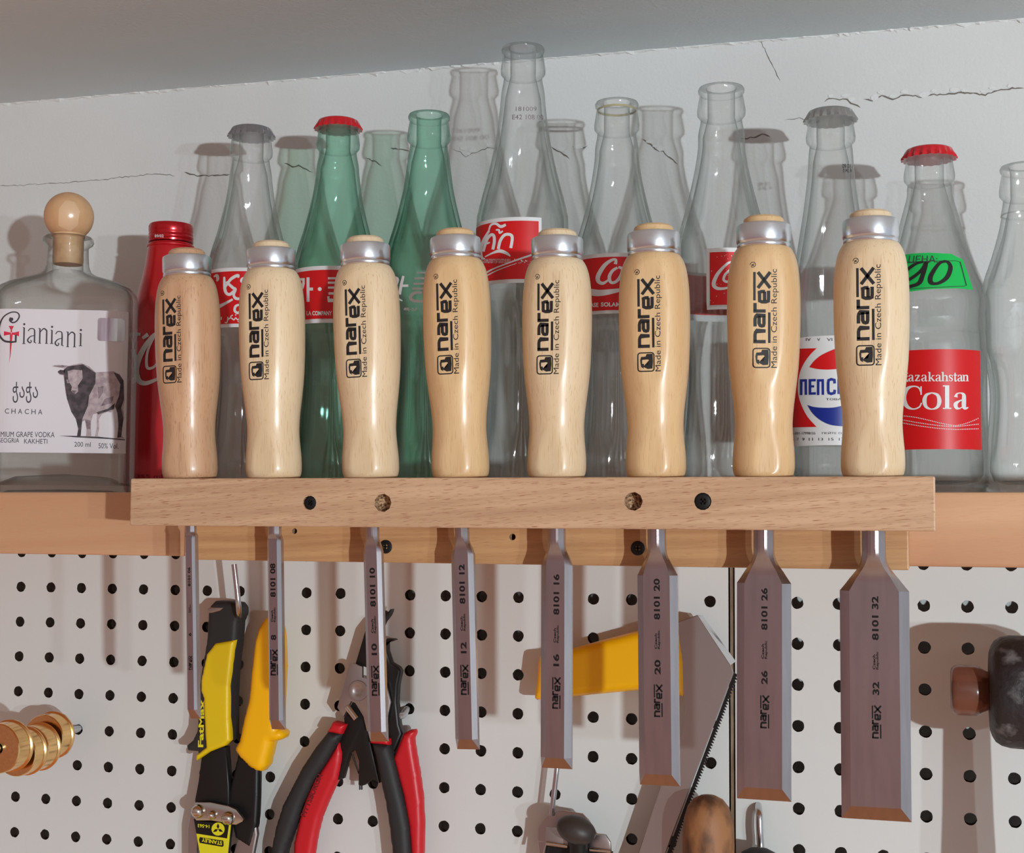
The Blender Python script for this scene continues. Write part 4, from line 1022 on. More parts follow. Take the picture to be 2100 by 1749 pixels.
# flat vodka flask
def flask():
    d = 98; p = P(128, 1003, d); s = scale_at(128, 800, d); k = 1 / s
    root = thing('glass_flask', 'flat square shouldered clear flask with wooden ball stopper and pale bull label', 'flask', (p.x, p.y, SHELF_TOP + .0002), None, (0, 0, .40))
    z = lambda v: (1003 - v) * k; W = 147 * k * .95; T = .0215
    rows = [(1003, .93, .88), (1001, .97, .95), (995, 1, 1), (640, 1, 1), (605, 1.0, 1), (592, .985, .99), (582, .94, .96), (572, .82, .90), (563, .62, .80), (556, .44, .72), (548, .345, .66), (535, .305, .645), (515, .293, .63), (497, .29, .62)]
    def ring(v, a, b, inset=0.0, e=5.0, lift=0.0):
        pts = []; n = 72; t = max(0, min(1, (600 - v) / 48)); ee = e + (2.0 - e) * t
        A, B = W * a - inset, T * b - inset
        if v < 552: B = A
        for j in range(n):
            th = 2 * PI * j / n; c, s_ = math.cos(th), math.sin(th)
            pts.append((A * math.copysign(abs(c) ** (2 / ee), c), B * math.copysign(abs(s_) ** (2 / ee), s_), z(v) + lift))
        return pts
    mb = MB(); rings = []
    nr = 43 * k
    rings.append([(x * .02, y * .02, .003) for x, y, _ in ring(1003, .9, .8)]); rings.append([(x, y, .002) for x, y, _ in ring(1003, .75, .7)])
    for v, a, b in rows: rings.append(ring(v, a, b))
    circ = lambda r, zz: [(r * math.cos(2*PI*j/72), r * math.sin(2*PI*j/72), zz) for j in range(72)]
    for r, v in ((43, 494), (49, 490), (51, 485), (50, 478), (46, 474), (34, 474), (31, 480), (31, 545)): rings.append(circ(r * k, z(v)))
    for v, a, b in reversed(rows):
        if 556 <= v <= 995: rings.append(ring(v if v < 990 else 985, a, b, .0030))
    rings.append([(x * .7, y * .7, .011) for x, y, _ in ring(995, 1, 1, .003)]); rings.append([(x * .02, y * .02, .013) for x, y, _ in ring(995, 1, 1, .003)])
    mb.loft(rings); mb.build('glass_body', M['glass_b'], root, 40, True)
    # label on the front
    mb = MB()
    def front(x, zz, l): 
        t = min(1, abs(x) / W); y = T * (1 - t ** 5.0) ** (1 / 5.0); return (x, -y - .0003 - l, zz)
    D = Decal(); D.rect(-150 * .95, 139, -922, -634, 0)
    cx = 128
    def fm(l): return lambda a, b, _: front(a * k * .95, (1003 + b) * k, l)
    D.onto(mb, fm(0), 0, 8, 0)
    zz = lambda x, y: (x / 4.164 - cx, -(590 + y / 4.164))
    D = Decal()
    S = lambda pts, w, m=0, sm=6: D.stroke([zz(*p) for p in pts], w, m, sm)
    S([(112,258),(105,280),(130,300),(165,285),(185,245),(165,215),(110,215),(45,255),(12,330),(15,400),(55,450),(110,462),(165,460)], [4,4,3,3,3,2.5,2.5,3,4,4,4,4,3])
    D.stroke([zz(160,400), zz(160,462)], 4); D.disc(*zz(120,272), 3.6)
    for x, y0, y1 in ((230,340,475),(468,358,470),(715,380,485)): D.stroke([zz(x, y0), zz(x, y1)], 3); D.stroke([zz(x-14, y1), zz(x+14, y1)], 1.4); D.stroke([zz(x-12, y0), zz(x, y0)], 1.4); D.disc(*zz(x, y0 - 28), 2.3)
    for x, y in ((290,345),(525,365)):
        S([(x-25,y+25),(x-10,y+5),(x+20,y+5),(x+30,y+30),(x+30,y+120)], [2,2,2,3,3], 0, 4); S([(x+30,y+60),(x-5,y+70),(x-28,y+100),(x-10,y+122),(x+5,y+110),(x-5,y+98)], [1.5,2,3,2.5,2,1.6], 0, 4); S([(x+30,y+118),(x+45,y+124)], 1.6, 0, 0)
    for x, y in ((365,345),(605,370)):
        D.stroke([zz(x, y), zz(x, y+125)], 3); D.stroke([zz(x-14, y), zz(x, y)], 1.4); D.stroke([zz(x-12, y+125), zz(x+12, y+125)], 1.4)
        S([(x,y+35),(x+30,y+2),(x+55,y+15),(x+58,y+40),(x+58,y+125)], [1.5,2.5,3,3,3], 0, 4); D.stroke([zz(x+46, y+125), zz(x+70, y+125)], 1.4)
    D.text('ჭაჭა', zz(145,0)[0], zz(362,0)[0], zz(0,970)[1], zz(0,795)[1], 0, .0)
    for i, ch in enumerate('CHACHA'): D.text(ch, zz(82 + i * 57, 0)[0], zz(82 + i * 57 + 36, 0)[0], zz(0,1060 + i*1)[1], zz(0,1018 + i*1)[1], 0, .0)
    D.text('PREMIUM GRAPE VODKA', zz(-28,0)[0], zz(512,0)[0], zz(0,1255)[1], zz(0,1210)[1], 0, .0)
    D.text('GEOGRIA', zz(22,0)[0], zz(212,0)[0], zz(0,1302)[1], zz(0,1264)[1], 0, .0); D.text('KAKHETI', zz(255,0)[0], zz(452,0)[0], zz(0,1308)[1], zz(0,1268)[1], 0, .0)
    D.text('200 ml', zz(682,0)[0], zz(822,0)[0], zz(0,1330)[1], zz(0,1290)[1], 0, .0); D.text('50% Vol.', zz(888,0)[0], zz(1056,0)[0], zz(0,1342)[1], zz(0,1298)[1], 0, .0)
    # crimson cross
    for q in (((95,328),(142,328),(125,362),(128,380),(112,380),(115,362)), ((55,372),(95,380),(118,384),(118,400),(95,402),(55,410)), ((187,372),(150,382),(122,384),(122,400),(150,404),(187,414)), ((108,398),(132,398),(120,560),(108,640),(112,560))):
        D.poly([zz(*p) for p in q], 1)
    # silver seal
    a0, b0 = zz(858, 440); a1, b1 = zz(1086, 246); r = 5; pts = []
    for x, y, qd in ((a1 - r, b1 - r, 0), (a0 + r, b1 - r, 1), (a0 + r, b0 + r, 2), (a1 - r, b0 + r, 3)):
        for t in range(4): pts.append((x + r * math.cos(PI/2*(qd + t/3)), y + r * math.sin(PI/2*(qd + t/3))))
    D.poly(pts, 2)
    D.onto(mb, fm(.0001), 1, 8, 0)
    # engraved bull
    D = Decal()
    body = [(475,660),(500,650),(560,648),(620,655),(680,638),(730,632),(790,655),(850,705),(930,700),(1000,692),(1050,715),(1085,765),(1092,860),(1095,930),(1088,1010),(1095,1080),(1080,1150),(1078,1230),(1100,1255),(1040,1255),(1050,1160),(1045,1060),(1030,990),(985,1040),(960,1035),(910,1055),(885,1100),(890,1170),(880,1235),(900,1248),(855,1248),(870,1170),(868,1050),(835,1060),(820,1120),(820,1180),(825,1240),(780,1245),(785,1160),(765,1110),(745,1120),(735,1180),(735,1245),(700,1248),(712,1180),(690,1100),(650,1040),(620,960),(595,880),(585,800),(575,735),(540,730),(522,705),(545,690),(590,690),(570,675),(520,668)]
    D.poly([zz(*p) for p in body], 2); D.onto(mb, fm(.0001), 3, 8, 0)
    D = Decal()
    for q, m_ in (([(575,690),(610,660),(740,640),(850,710),(850,800),(800,900),(790,990),(745,1100),(735,1240),(705,1245),(712,1180),(690,1100),(650,1040),(610,930),(590,820)], 0),
                  ([(1000,700),(1050,720),(1085,770),(1090,930),(1070,1000),(1090,1090),(1075,1245),(1045,1250),(1052,1140),(1040,1040),(1020,985),(1050,900),(1060,800)], 0),
                  ([(865,1040),(960,1010),(1020,960),(1010,1010),(960,1030),(900,1050),(880,1060)], 0), ([(545,690),(590,695),(580,730),(545,725),(525,708)], 0),
                  ([(870,830),(920,820),(915,880),(880,930)], 1), ([(930,930),(1010,900),(990,960),(900,990)], 1),
                  ([(770,1100),(815,1110),(815,1180),(785,1185)], 1), ([(475,660),(560,652),(600,662),(560,668)], 1)):
        D.poly([zz(*p) for p in q], m_)
    D.poly([zz(*p) for p in ((545,1240),(700,1240),(900,1246),(1105,1262),(1105,1270),(900,1260),(690,1252))], 0)
    D.onto(mb, fm(.0002), 3, 8, 0)
    D = Decal()
    for q, m_ in (([(610,700),(660,685),(735,690),(740,760),(700,820),(705,870),(680,890),(645,865),(650,830),(620,780)], 2), ([(600,770),(625,770),(630,800),(608,800)], 1), ([(650,860),(690,860),(680,885),(655,878)], 1), ([(870,740),(960,720),(1030,770),(1020,860),(950,880),(940,800)], 2)):
        D.poly([zz(*p) for p in q], m_)
    D.onto(mb, fm(.0003), 3, 8, 0)
    mb.build('label', [M['paper'], M['paper_ink'], M['paper_red'], M['holo'], ] [:1] + [M['paper_ink'], M['paper_red'], M['bull_dark'], M['bull_mid'], M['bull_light']] if False else [M['paper'], M['paper_ink'], M['paper_red'], M['bull_dark'], M['bull_mid'], M['bull_light']], root, 0, True)
    mb = MB(); D = Decal(); D.poly(pts, 0); D.onto(mb, fm(.00018), 0, 8, 0); mb.build('silver_seal', M['holo'], root, 0, True)
    # stopper
    st = MB(); zc = z(431); rb = 50 * k
    prof = [(.0005, z(533)), (29 * k, z(531)), (30 * k, z(528)), (31 * k, z(476)), (33 * k, z(474)), (33 * k, z(468))]
    st.lathe(prof + [(.0005, z(467))], 40); o1 = st.build('cork_plug', M['cork'], root, 40, True)
    st = MB(); st.lathe([(max(.0004, rb * math.sin(PI * t / 24)), zc - rb * math.cos(PI * t / 24)) for t in range(2, 23)], 44)
    D = Decal(); D.poly([(-.004, -.009), (.003, -.012), (.008, -.008), (.0095, .001), (.006, .007), (.0005, .008), (-.0035, .002)], 0)
    def bt(a, b, l):
        q = math.sqrt(max(1e-9, rb * rb * 1.022 - a * a - b * b)); return (a, -q, zc + b)
    D.onto(st, bt, 1, .0015, 2)
    st.build('ball_knob', [M['ball'], M['tape']], root, 40, True)
flask()

# ------------------------------------------------------------------ tools on the board
def pts2(seq, d, sm=0):
    """outline drawn in the photo, set at its real distance: list of (x, z)"""
    q = [(p.x, p.z) for p in (P(u, v, d) for u, v in seq)]
    return catmull(q, sm, True) if sm else q
def zA(x, y): return (360 + x / 5.642, 1130 + y / 5.642)
def zB(x, y): return (360 + x / 5.485, 1430 + y / 5.485)
def zC(x, y): return (540 + x / 5.661, 1440 + y / 5.661)
def zD(x, y): return (640 + x / 5.829, 1220 + y / 5.829)
def zE(x, y): return (1080 + x / 8.75, 1560 + y / 8.75)
def zF(x, y): return (1380 + x / 8.077, 1560 + y / 8.077)
def zG(x, y): return (1920 + x / 6.244, 1280 + y / 6.244)
def zS(x, y): return (1050 + x / 3.306, 1220 + y / 3.306)

def snips():
    d = 26; base = P(450, 1650, d)
    root = thing('aviation_snips', 'yellow and black snips hanging open from a hook behind the two leftmost chisels', 'snips', (base.x, 0, base.z))
    y = lambda dd_: -dd_ / 1000
    o = MB()                                             # left grip: black shell
    out = [zA(380,640), zA(440,580), zA(600,582), zA(700,600), zA(742,650), zA(745,730), zA(705,830), zA(692,1030), zA(665,1250), zA(640,1500), (472,1430), (472,1519), (440,1537), (404,1556), (403,1542), (382,1540), (379,1530), (392,1519), (401,1500), (404,1465), (405,1430), zA(262,1560), zA(282,1400), zA(322,1180), zA(350,1000), zA(362,720)]
    o.pillow(pts2(out, d), y(d), .016, .0035, 4); g = o.build('grip', M['black_grip'], root, 50)
    o = MB(); o.pillow(pts2([zA(690,1028), zA(465,1067), zA(368,1190), zA(300,1500), zA(300,1612), zA(333,1700), (420,1466), (423,1521), (424,1532), (403,1548), (404,1559), (429,1542), (462,1529), (473,1518), (471,1470), (471,1430), zA(625,1560), zA(665,1200)], d), y(d + 2.2), .008, .0022, 3)
    o.build('grip_panel', M['lemon'], g, 50)
    o = MB(); D = Decal(); D.text('FatMax', 0, 1, 0, 1, 0, .03)
    def tm(a, b, l):
        u = 418.5 - b * 11 - a * 0 + (a - .5) * 3.0; v = 1532 - a * 98; p = P(u, v, d); return (p.x, y(d) - .0001, p.z)
    D.onto(o, tm); o.build('lettering', M['lemon_print'], g, 0)
    o = MB()                                             # belt hook hole at the top of the grip
    o.pillow(pts2([zA(372,665), zA(400,650), zA(560,655), zA(520,690), zA(430,715), zA(372,718)], d), y(d + .4), .002, .0006, 2); o.build('latch_plate', M['grey_steel'], g, 50)
    o = MB()                                             # right grip
    out = [(549,1260), zA(1000,785), zA(930,905), zA(890,1050), zA(850,1400), zA(820,1720), (495,1476), (486,1521), (477,1536), (478,1543), (489,1557), (506,1574), (519,1582), (531,1584), (540,1573), (548,1541), (552,1523), (564,1521), (574,1516), (578,1507), (573,1500), (566,1496), (569,1440), (573,1370), (570,1300), (562,1268)]
    o.pillow(pts2(out, d + 4), y(d + 4), .018, .0055, 5); o.build('grip', M['yellow'], root, 60)
    o = MB(); o.pillow(pts2([(413,1548), (406,1603), (399,1640), (402,1680), (470,1685), (469,1610), (463,1532), (440,1530)], d - 3), y(d - 3), .007, .001, 2)
    o.build('lever_arm', M['black_metal'], root, 50)
    o = MB(); o.pillow(pts2([(486,1548), (477,1585), (469,1612), (462,1650), (480,1720), (512,1740), (526,1690), (529,1630), (530,1570), (510,1560)], d - 5), y(d - 5), .008, .003, 3)
    o.build('lever_arm', M['black_metal'], root, 50)
    j = MB(); j.pillow(pts2([(389,1672), (396,1650), (412,1640), (404,1760), (396,1870), (386,1870), (384,1749), (384,1700)], d - 9), y(d - 9), .004, .0006, 1); j.build('jaw', M['grey_steel'], root, 40)
    j = MB(); j.pillow(pts2([(508,1692), (523,1684), (526,1712), (519,1749), (500,1860), (484,1880), (476,1760), (486,1725)], d - 6), y(d - 6), .005, .0008, 1); j.build('jaw', M['grey_steel'], root, 40)
    j = MB(); j.pillow(pts2([(396,1680), (474,1690), (468,1749), (452,1850), (432,1880), (418,1820), (408,1749)], d - 1), y(d - 1), .004, .0007, 1); jo = j.build('jaw', M['black_metal'], root, 40)
    j = MB(); D = Decal()
    D.poly([(403,-1709), (466,-1719), (470,-1690), (474,-1690), (468,-1749), (452,-1846), (433,-1872), (420,-1815), (410,-1749)], 0)
    a = zB(480, 1480); D.disc(a[0], -a[1], 13.5, 0, 20)
    def jm(lift): return lambda u, nv, l: (lambda p: (p.x, y(d - 1) - lift, p.z))(P(u, -nv, d - 1))
    D.onto(j, jm(.0002), 0)
    D = Decal()
    r0, r1 = zB(272, 1560), zB(545, 1675); D.poly([(zB(275,1570)[0], -zB(275,1570)[1]), (zB(540,1610)[0], -zB(540,1610)[1]), (zB(545,1665)[0], -zB(545,1665)[1]), (zB(530,1680)[0], -zB(530,1680)[1]), (zB(275,1635)[0], -zB(275,1635)[1]), (zB(266,1600)[0], -zB(266,1600)[1])], 1)
    for k in range(3):
        t = math.radians(90 + 120 * k); D.poly([(a[0] + 12 * math.cos(t), -a[1] + 12 * math.sin(t)), (a[0] + 6 * math.cos(t + .5), -a[1] + 6 * math.sin(t + .5)), (a[0], -a[1]), (a[0] + 6 * math.cos(t - .5), -a[1] + 6 * math.sin(t - .5))], 1)
    D.onto(j, jm(.0003), 0)
    D = Decal(); D.text('STANLEY', 0, 1, 0, 1, 0, .03)
    def st_(a_, b_, l):
        u = 456 - a_ * 42; v = 1731 - a_ * 7.5 - (1 - b_) * 0 + (b_ - 1) * -0 - 6 + b_ * 8; p = P(u, v, d - 1); return (p.x, y(d - 1) - .0004, p.z)
    D.onto(j, st_, 0)
    D = Decal(); D.text('14-563', 0, 1, 0, 1, 0, .02)
    D.onto(j, lambda a_, b_, l: (lambda p: (p.x, y(d - 1) - .0004, p.z))(P(430 - a_ * 24, 1691 + b_ * 7 - a_ * 2, d - 1)), 0)
    j.build('jaw_sticker', [M['lemon_print'], M['black_metal']], jo, 0)
    o = MB(); o.pillow(pts2([(395,1652), (400,1646), (411,1645), (431,1645), (450,1649), (469,1653), (484,1660), (499,1680), (497,1685), (484,1692), (475,1691), (462,1688), (433,1683), (402,1683), (396,1674)], d + 2), y(d + 2), .0035, .0008, 2)
    pl = o.build('pivot_plate', M['chrome'], root, 40)
    for (u, v, r) in ((407, 1663, 14), (437, 1670, 9.5), (469, 1677, 14)):
        p = P(u, v, d + 2); R_ = r / scale_at(u, v, d); o = MB()
        o.lathe([(R_, 0), (R_, -.001), (R_ * .9, -.0028), (R_ * .6, -.0045), (R_ * .25, -.0053), (.0002, -.0054)], 24, 0, (p.x, y(d + 2), p.z), 'y'); o.build('rivet', M['chrome'], pl, 60)
snips()

def wire_hook(path, r, label):
    """peg hook bent from round wire"""
    p0 = Vector(path[0]); t = MB(); t.tube(catmull([tuple(p) for p in path], 6), r, 12)
    o = t.build('peg_hook', M['wire'], None, 60); return tag(o, label, 'hook', None)
def at(u, v, d): p = P(u, v, d); return (p.x, -d / 1000, p.z)
h0 = at(488, 1262, 0)
wire_hook([(h0[0] + .004, .004, h0[2]), (h0[0] + .004, -.004, h0[2] - .001), at(489, 1264, 14), at(490, 1262, 30), at(489, 1240, 37), at(485, 1200, 38), at(480, 1157, 38)], .0019, 'straight wire peg hook pointing up above the yellow and black snips')

def pliers():
    d = 20; base = P(735, 1416, d)
    root = thing('circlip_pliers', 'spring loaded pliers with red and black grips behind the 10 mm chisel', 'pliers', (base.x, 0, base.z))
    y = lambda q: -q / 1000
    o = MB(); o.pillow(pts2([(668,1501), (642,1534), (614,1576), (593,1617), (575,1652), (561,1696), (552,1740), (549,1790), (552,1830), (566,1838), (578,1790), (582,1749), (591,1723), (604,1687), (616,1652), (639,1604), (664,1567), (692,1518), (697,1506)], d + 4), y(d + 4), .014, .0055, 5)
    g = o.build('grip', M['black_grip'], root, 60)
    o = MB(); o.pillow(pts2([(680,1481), (706,1487), (697,1507), (668,1502)], d + 4.3), y(d + 4.3), .013, .003, 3); o.build('grip_collar', M['red_grip'], g, 60)
    o = MB(); o.pillow(pts2([(693,1519), (699,1546), (697,1567), (690,1599), (671,1640), (655,1678), (646,1714), (640,1749), (638,1810), (620,1836), (602,1820), (598,1760), (599,1730), (611,1678), (623,1638), (639,1604), (664,1567)], d + 1), y(d + 1), .011, .0045, 4)
    r_ = o.build('grip_liner', M['red_grip'], g, 60)
    o = MB(); D = Decal(); D.text('PITTSBURGH', 0, 1, 0, 1, 0, .03)
    D.onto(o, lambda a, b, l: (lambda p: (p.x, y(d + 1) - .0002, p.z))(P(626 + a * 36 - b * 10, 1676 - a * 86 - b * 4, d + 1)))
    o.build('lettering', M['red_print'], r_, 0)
    o = MB(); o.pillow(pts2([(757,1523), (794,1527), (805,1560), (816,1608), (826,1648), (835,1696), (839,1749), (838,1820), (822,1840), (805,1820), (800,1749), (793,1691), (786,1647), (777,1608), (766,1555)], d + 4), y(d + 4), .014, .0055, 5)
    g2 = o.build('grip', M['black_grip'], root, 60)
    o = MB(); o.pillow(pts2([(756,1505), (794,1517), (795,1529), (757,1525)], d + 4.3), y(d + 4.3), .013, .003, 3); o.build('grip_collar', M['red_grip'], g2, 60)
    o = MB(); o.pillow(pts2([(824,1505), (837,1498), (848,1497), (850,1504), (845,1516), (847,1535), (856,1587), (863,1640), (865,1687), (864,1749), (860,1815), (845,1835), (838,1810), (839,1749), (835,1696), (823,1631), (803,1556)], d + 1), y(d + 1), .011, .0045, 4)
    o.build('grip_liner', M['red_grip'], g2, 60)
    o = MB(); o.pillow(pts2([(716,1361), (722,1359), (743,1367), (743,1389), (760,1392), (790,1400), (800,1440), (790,1490), (752,1500), (745,1470), (728,1442), (720,1438), (711,1457), (704,1470), (691,1451), (701,1417)], d + 2), y(d + 2), .003, .0006, 2)
    pl = o.build('pivot_plate', M['grey_steel'], root, 40)
    p = P(735, 1416, d + 2); R_ = 21 / scale_at(735, 1416, d); o = MB()
    o.lathe([(R_, .001), (R_, -.0006), (R_ * .96, -.001), (R_ * .5, -.0011), (R_ * .46, -.0008), (.0003, -.0008)], 36, 0, (p.x, y(d + 2), p.z), 'y'); o.build('pivot_disc', M['grey_steel'], pl, 50)
    o = MB(); o.pillow(pts2([(748,1294), (728,1361), (751,1369), (770,1320), (790,1275), (800,1262), (803,1255), (804,1249), (800,1249), (794,1256), (788,1252), (783,1262), (765,1272)], d - 1), y(d - 1), .005, .001, 2); o.build('jaw', M['black_metal'], root, 40)
    o = MB(); o.pillow(pts2([(809,1313), (805,1310), (792,1309), (780,1330), (770,1380), (775,1460), (780,1530), (801,1552), (812,1535), (824,1505), (818,1486), (813,1440), (815,1405), (821,1376), (816,1368), (801,1359), (793,1335), (792,1319)], d - 3), y(d - 3), .008, .002, 3); o.build('jaw', M['black_metal'], root, 50)
    o = MB(); o.pillow(pts2([(722,1440), (746,1445), (748,1475), (756,1482), (759,1523), (766,1553), (777,1606), (762,1598), (748,1610), (741,1612), (734,1610), (735,1560), (727,1537), (717,1545), (703,1597), (692,1600), (700,1553), (696,1518), (706,1487), (704,1472), (712,1458)], d - 2), y(d - 2), .006, .0012, 2); o.build('linkage', M['black_metal'], root, 40)
    o = MB(); o.tube([at(712, 1449, d + 3), at(731, 1474, d + 3)], .0022, 12); o.build('pivot_pin', M['chrome'], root, 60)
    o = MB(); o.tube([at(721, 1541, d - 4), at(736, 1586, d - 4)], .0006, 8); o.tube([at(738, 1605, d - 4), at(738, 1619, d - 4)], .0006, 8); o.tube([at(742, 1605, d - 4), at(742, 1619, d - 4)], .0006, 8); o.build('spring', M['black_metal'], root, 60)
pliers()
h0 = at(837, 1456, 0)
wire_hook([(h0[0], .006, h0[2] + .001), (h0[0], -.003, h0[2] + .0005), at(826, 1466, 9), at(812, 1468, 14)], .0024, 'short wire peg hook carrying the red and black pliers')

def saw():
    d = 22; base = P(1390, 1370, d)
    root = thing('hand_saw', 'hand saw with yellow plastic handle and grey blade behind the 20 mm chisel', 'saw', (base.x, 0, base.z))
    y = lambda q: -q / 1000
    o = MB(); o.pillow(pts2([(1104,1342), (1100,1360), (1094,1414), (1092,1432), (1096,1437), (1110,1437), (1171,1430), (1307,1417), (1370,1424), (1400,1430), (1398,1360), (1388,1290), (1350,1283), (1307,1294), (1240,1312), (1171,1331), (1125,1340)], d + 5), y(d + 5), .020, .006, 5)
    o.build('handle', M['yellow'], root, 60)
    o = MB(); o.pillow(pts2([(1388,1276), (1430,1261), (1498,1365), (1504,1380), (1440,1550), (1376,1718), (1330,1850), (1270,1850), (1309,1749), (1354,1616), (1398,1498), (1405,1460), (1396,1383)], d), y(d), .0022, .0004, 1)
    bl = o.build('blade', M['grey_steel'], root, 30)
    o = MB()                                             # bevelled heel
    a0, a1, b0, b1 = at(1430, 1261, d), at(1498, 1364, d), at(1441, 1262, d - 8), at(1509, 1356, d - 8)
    c0, c1 = at(1430, 1261, d - 8), at(1498, 1364, d - 8)
    o.add([a0, a1, b1, b0, c0, c1], [(0, 1, 2, 3), (0, 3, 4), (1, 5, 2), (3, 2, 5, 4), (0, 4, 5, 1)]); o.build('heel_bevel', M['zinc'], bl, 0)
    o = MB(); n = 84; vs = []; A = Vector(at(1505, 1380, d - .5)); B = Vector(at(1330, 1852, d - .5)); t = (B - A).normalized(); nn = Vector((t.z, 0, -t.x)); nn = nn if nn.x > 0 else -nn
    pts = []
    for k in range(n + 1):
        q = A.lerp(B, k / n); pts.append(q)
    poly = [(p.x, p.z) for p in pts]; teeth = []
    for k in range(n):
        q = A.lerp(B, (k + .75) / n); q2 = A.lerp(B, k / n); teeth += [(q2 + nn * .0016), (q + nn * .0034)]
    teeth = [(p.x, p.z) for p in teeth]
    o.pillow(poly + teeth[::-1], y(d - .5), .0016, .0002, 1); o.build('tooth_edge', M['black_metal'], bl, 0)
saw()
h0 = at(1218, 1378, 0)

def bracket():
    d = 30; base = P(1180, 1715, d)
    root = thing('clamp_bracket', 'bent steel clamp with dark oval knob hanging under the 16 mm chisel', 'clamp', (base.x, 0, base.z))
    y = lambda q: -q / 1000
    o = MB(); o.pillow(pts2([zE(400,960), zE(450,915), zE(640,892), zE(1000,950), zE(1110,1060), zE(1180,1180), zE(1260,1310), zE(1410,1322), zE(1470,1450), zE(1510,1600), zE(1530,2000), zE(250,2000), zE(215,1600), zE(188,1400), zE(205,1200)], d - 14), y(d - 14), .002, .0005, 1)
    o.build('back_plate', M['grey_steel'], root, 30)
    for q, e in (([zE(345,1200), zE(530,1198), zE(640,1320), zE(742,1450), zE(735,1555), zE(700,1572), zE(350,1520), zE(310,1700), zE(270,1700), zE(320,1480)], (350,1475,735,1535)), ([zE(1125,1480), zE(1240,1330), zE(1420,1330), zE(1500,1460), zE(1518,1640), zE(1140,1612), zE(1118,1590)], (1130,1590,1510,1625))):
        o = MB(); o.pillow(pts2(q, d), y(d), .0022, .0006, 2); f = o.build('front_flange', M['grey_steel'], root, 40)
        o = MB(); o.tube([at(*zE(e[0], e[1]), d + .6), at(*zE(e[2], e[3]), d + .6)], .0011, 10); o.build('rolled_edge', M['chrome'], f, 60)
    o = MB(); o.pillow(pts2([zE(340,1530), zE(740,1580), zE(1120,1620), zE(1520,1650), zE(1520,2000), zE(290,2000)], d - 3), y(d - 3), .006, .001, 2); o.build('body', M['black_metal'], root, 40)
    cx, cy = zE(890, 1240); p = P(cx, cy, d + 9); s = scale_at(cx, cy, d + 9); o = MB(); a, b, c = 42 / s, 28 / s, .010; th = math.radians(-16)
    rings = []
    for i in range(1, 16):
        t = PI * i / 16; ring = []
        for k in range(28):
            f = 2 * PI * k / 28; x, z_, yy = a * math.sin(t) * math.cos(f), b * math.sin(t) * math.sin(f), -c * math.cos(t)
            ring.append((p.x + x * math.cos(th) - z_ * math.sin(th), p.y + yy, p.z + x * math.sin(th) + z_ * math.cos(th)))
        rings.append(ring)
    o.loft(rings); kn = o.build('knob', M['knob'], root, 60)
    o = MB(); q0, q1 = at(*zE(930, 1420), d + 6), at(*zE(930, 1760), d + 4); o.tube([q0, q1], 19 / s, 20); o.build('knob_stem', M['black_metal'], kn, 50)
bracket()
h0 = at(1142, 1520, 0)
wire_hook([(h0[0], .004, h0[2]), (h0[0], -.006, h0[2] - .001), at(1143, 1560, 16), at(1137, 1620, 17), at(1131, 1672, 17)], .0017, 'long straight wire hanger above the clamp with the dark oval knob')

def hammer_handle():
    d = 40; p = P(1452, 1700, d); s = scale_at(1452, 1700, d); r = 53 / s; zt = P(1446, 1629, d).z
    root = thing('wooden_tool', 'worn brown wooden tool handle with rounded end beside the saw teeth', 'tool', (p.x, p.y, zt))
    mb = MB(); prof = [(.0004, 0), (r * .30, -.0006), (r * .58, -.0028), (r * .80, -.0072), (r * .93, -.0135), (r * .99, -.021), (r, -.030), (r * .98, -.06), (r * .8, -.11), (r * .8, -.13), (.0004, -.131)]
    mb.lathe(prof, 32, mod=lambda a, z: 1 + .015 * math.cos(3 * a + 40 * z)); mb.build('handle', M['wornwood'], root, 60, True)
hammer_handle()

h0 = at(1555, 1655, 0)
wire_hook([(h0[0], .006, h0[2] + .001), (h0[0], -.001, h0[2] + .0008), at(1557, 1668, 9), at(1558, 1700, 11), at(1560, 1738, 11), at(1561, 1765, 16), at(1561, 1772, 26)], .0023, 'thick wire peg hook below the 26 mm chisel, bent down')
def black_tool():
    d = 24; p = P(1556, 1738, d); s = scale_at(1556, 1738, d)
    mb = MB(); R_ = 46 / s
    mb.lathe([(.0004, 0), (R_ * .4, -.0006), (R_ * .75, -.003), (R_ * .96, -.008), (R_, -.014), (R_, -.03), (R_ * .7, -.05), (.0004, -.051)], 30, 0, (0, 0, 0), mod=lambda a, z: .62 + .38 * abs(math.cos(a)))
    o = mb.build('rubber_grip_end', M['black_grip'], None, 60); o.location = (p.x, p.y, p.z)
    tag(o, 'black rubber tool end just showing under the thick wire hook', 'tool handle')
black_tool()

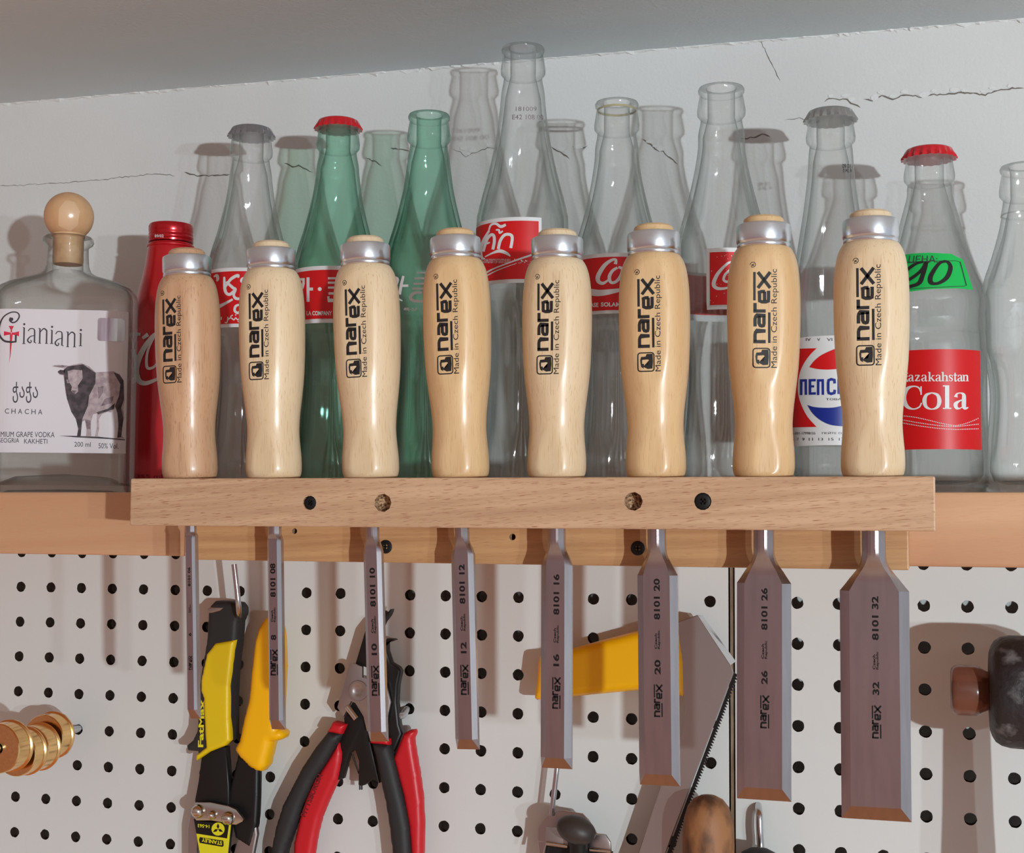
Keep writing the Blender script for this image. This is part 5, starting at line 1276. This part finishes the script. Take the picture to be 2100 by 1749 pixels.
def mallet():
    d = 66; s = scale_at(2060, 1420, d); c = P(2060, 1418, d)
    root = thing('rubber_mallet', 'scuffed black mallet head with amber plastic tip on the right pegboard', 'mallet', (c.x, c.y, c.z))
    X = lambda u: P(u, 1418, d).x - c.x
    R_ = 114 / s
    mb = MB(); mb.lathe([(.0004, X(2028)), (R_ * .60, X(2028)), (R_ * .70, X(2029)), (R_ * .80, X(2033)), (R_ * .90, X(2040)), (R_ * .965, X(2052)), (R_, X(2070)), (R_ * 1.01, X(2120)), (R_, X(2200)), (R_ * .93, X(2235)), (R_ * .6, X(2245)), (.0004, X(2246))], 44, 0, (0, 0, 0), 'x', mod=lambda a, z: 1 + .006 * math.cos(5 * a) + .004 * math.cos(9 * a + 200 * z))
    mb.build('head', M['rubber'], root, 50, True)
    k = 1 / s
    mb = MB(); mb.lathe([(.0004, X(1949)), (36 * k, X(1949)), (44 * k, X(1951)), (50 * k, X(1957)), (52 * k, X(1966)), (52 * k, X(2002)), (50 * k, X(2008)), (42 * k, X(2020)), (39 * k, X(2027.5)), (.0004, X(2027.5))], 36, 0, (0, 0, 0), 'x', mod=lambda a, z: 1 + .01 * math.cos(6 * a)); mb.build('striking_tip', M['amber'], root, 35, True)
    mb = MB(); mb.lathe([(.0004, X(1968)), (13 * k, X(1968)), (13 * k, X(2005)), (19 * k, X(2007)), (19 * k, X(2026)), (.0004, X(2026))], 24, 0, (0, 0, 0), 'x'); mb.build('threaded_stud', M['black_metal'], root, 40, True)
    mb = MB(); mb.lathe([(.0004, -.20), (.0145, -.20), (.016, -.17), (.0125, -.08), (.0115, -R_ * .9), (.0004, -R_ * .9)], 28, 0, (X(2145), 0, 0), mod=lambda a, z: .8 + .2 * abs(math.cos(a))); mb.build('handle', M['wornwood'], root, 50, True)
mallet()

def brass_collars():
    rod = at(162, 1494, 0)
    wire_hook([(rod[0], .006, rod[2]), (rod[0], -.002, rod[2]), (rod[0], -.03, rod[2]), (rod[0], -.060, rod[2]), (rod[0], -.092, rod[2]), (rod[0], -.0985, rod[2] + .0006)], .0026, 'long wire peg hook threaded through the four brass collars')
    lab = ('brass collar at the back of the row of four, next to the pegboard', 'second brass collar from the pegboard, hanging lower than the rear one',
           'third brass collar from the pegboard, lowest hanging of the four', 'foremost brass collar with its round bore facing the room')
    for i, (dist, dz, r, ln, bo) in enumerate(((30, 0, 48, .0135, .0032), (46, -.0056, 49, .0140, .0094), (62, -.0060, 50, .0130, .0098), (79, -.0001, 53, .0150, .0032))):
        q = Vector((rod[0], -dist / 1000, rod[2] + dz)); s = F_PX / (q - CAM).dot(_fwd); R_ = r / s
        t = thing('brass_collar', lab[i], 'collar', q, 'brass collars threaded on a peg hook')
        mb = MB()
        mb.lathe([(bo, 0), (R_ * .98, 0), (R_, -.0006), (R_, -.0018), (R_ * .965, -.0024), (R_ * .94, -.0027), (R_ * .94, -ln + .0008), (R_ * .91, -ln), (bo + .0006, -ln), (bo, -ln + .0006), (bo, 0)], 56, 0, (0, 0, 0), 'y', caps=False)
        mb.build('collar_body', M['brass'], t, 30, True)
brass_collars()
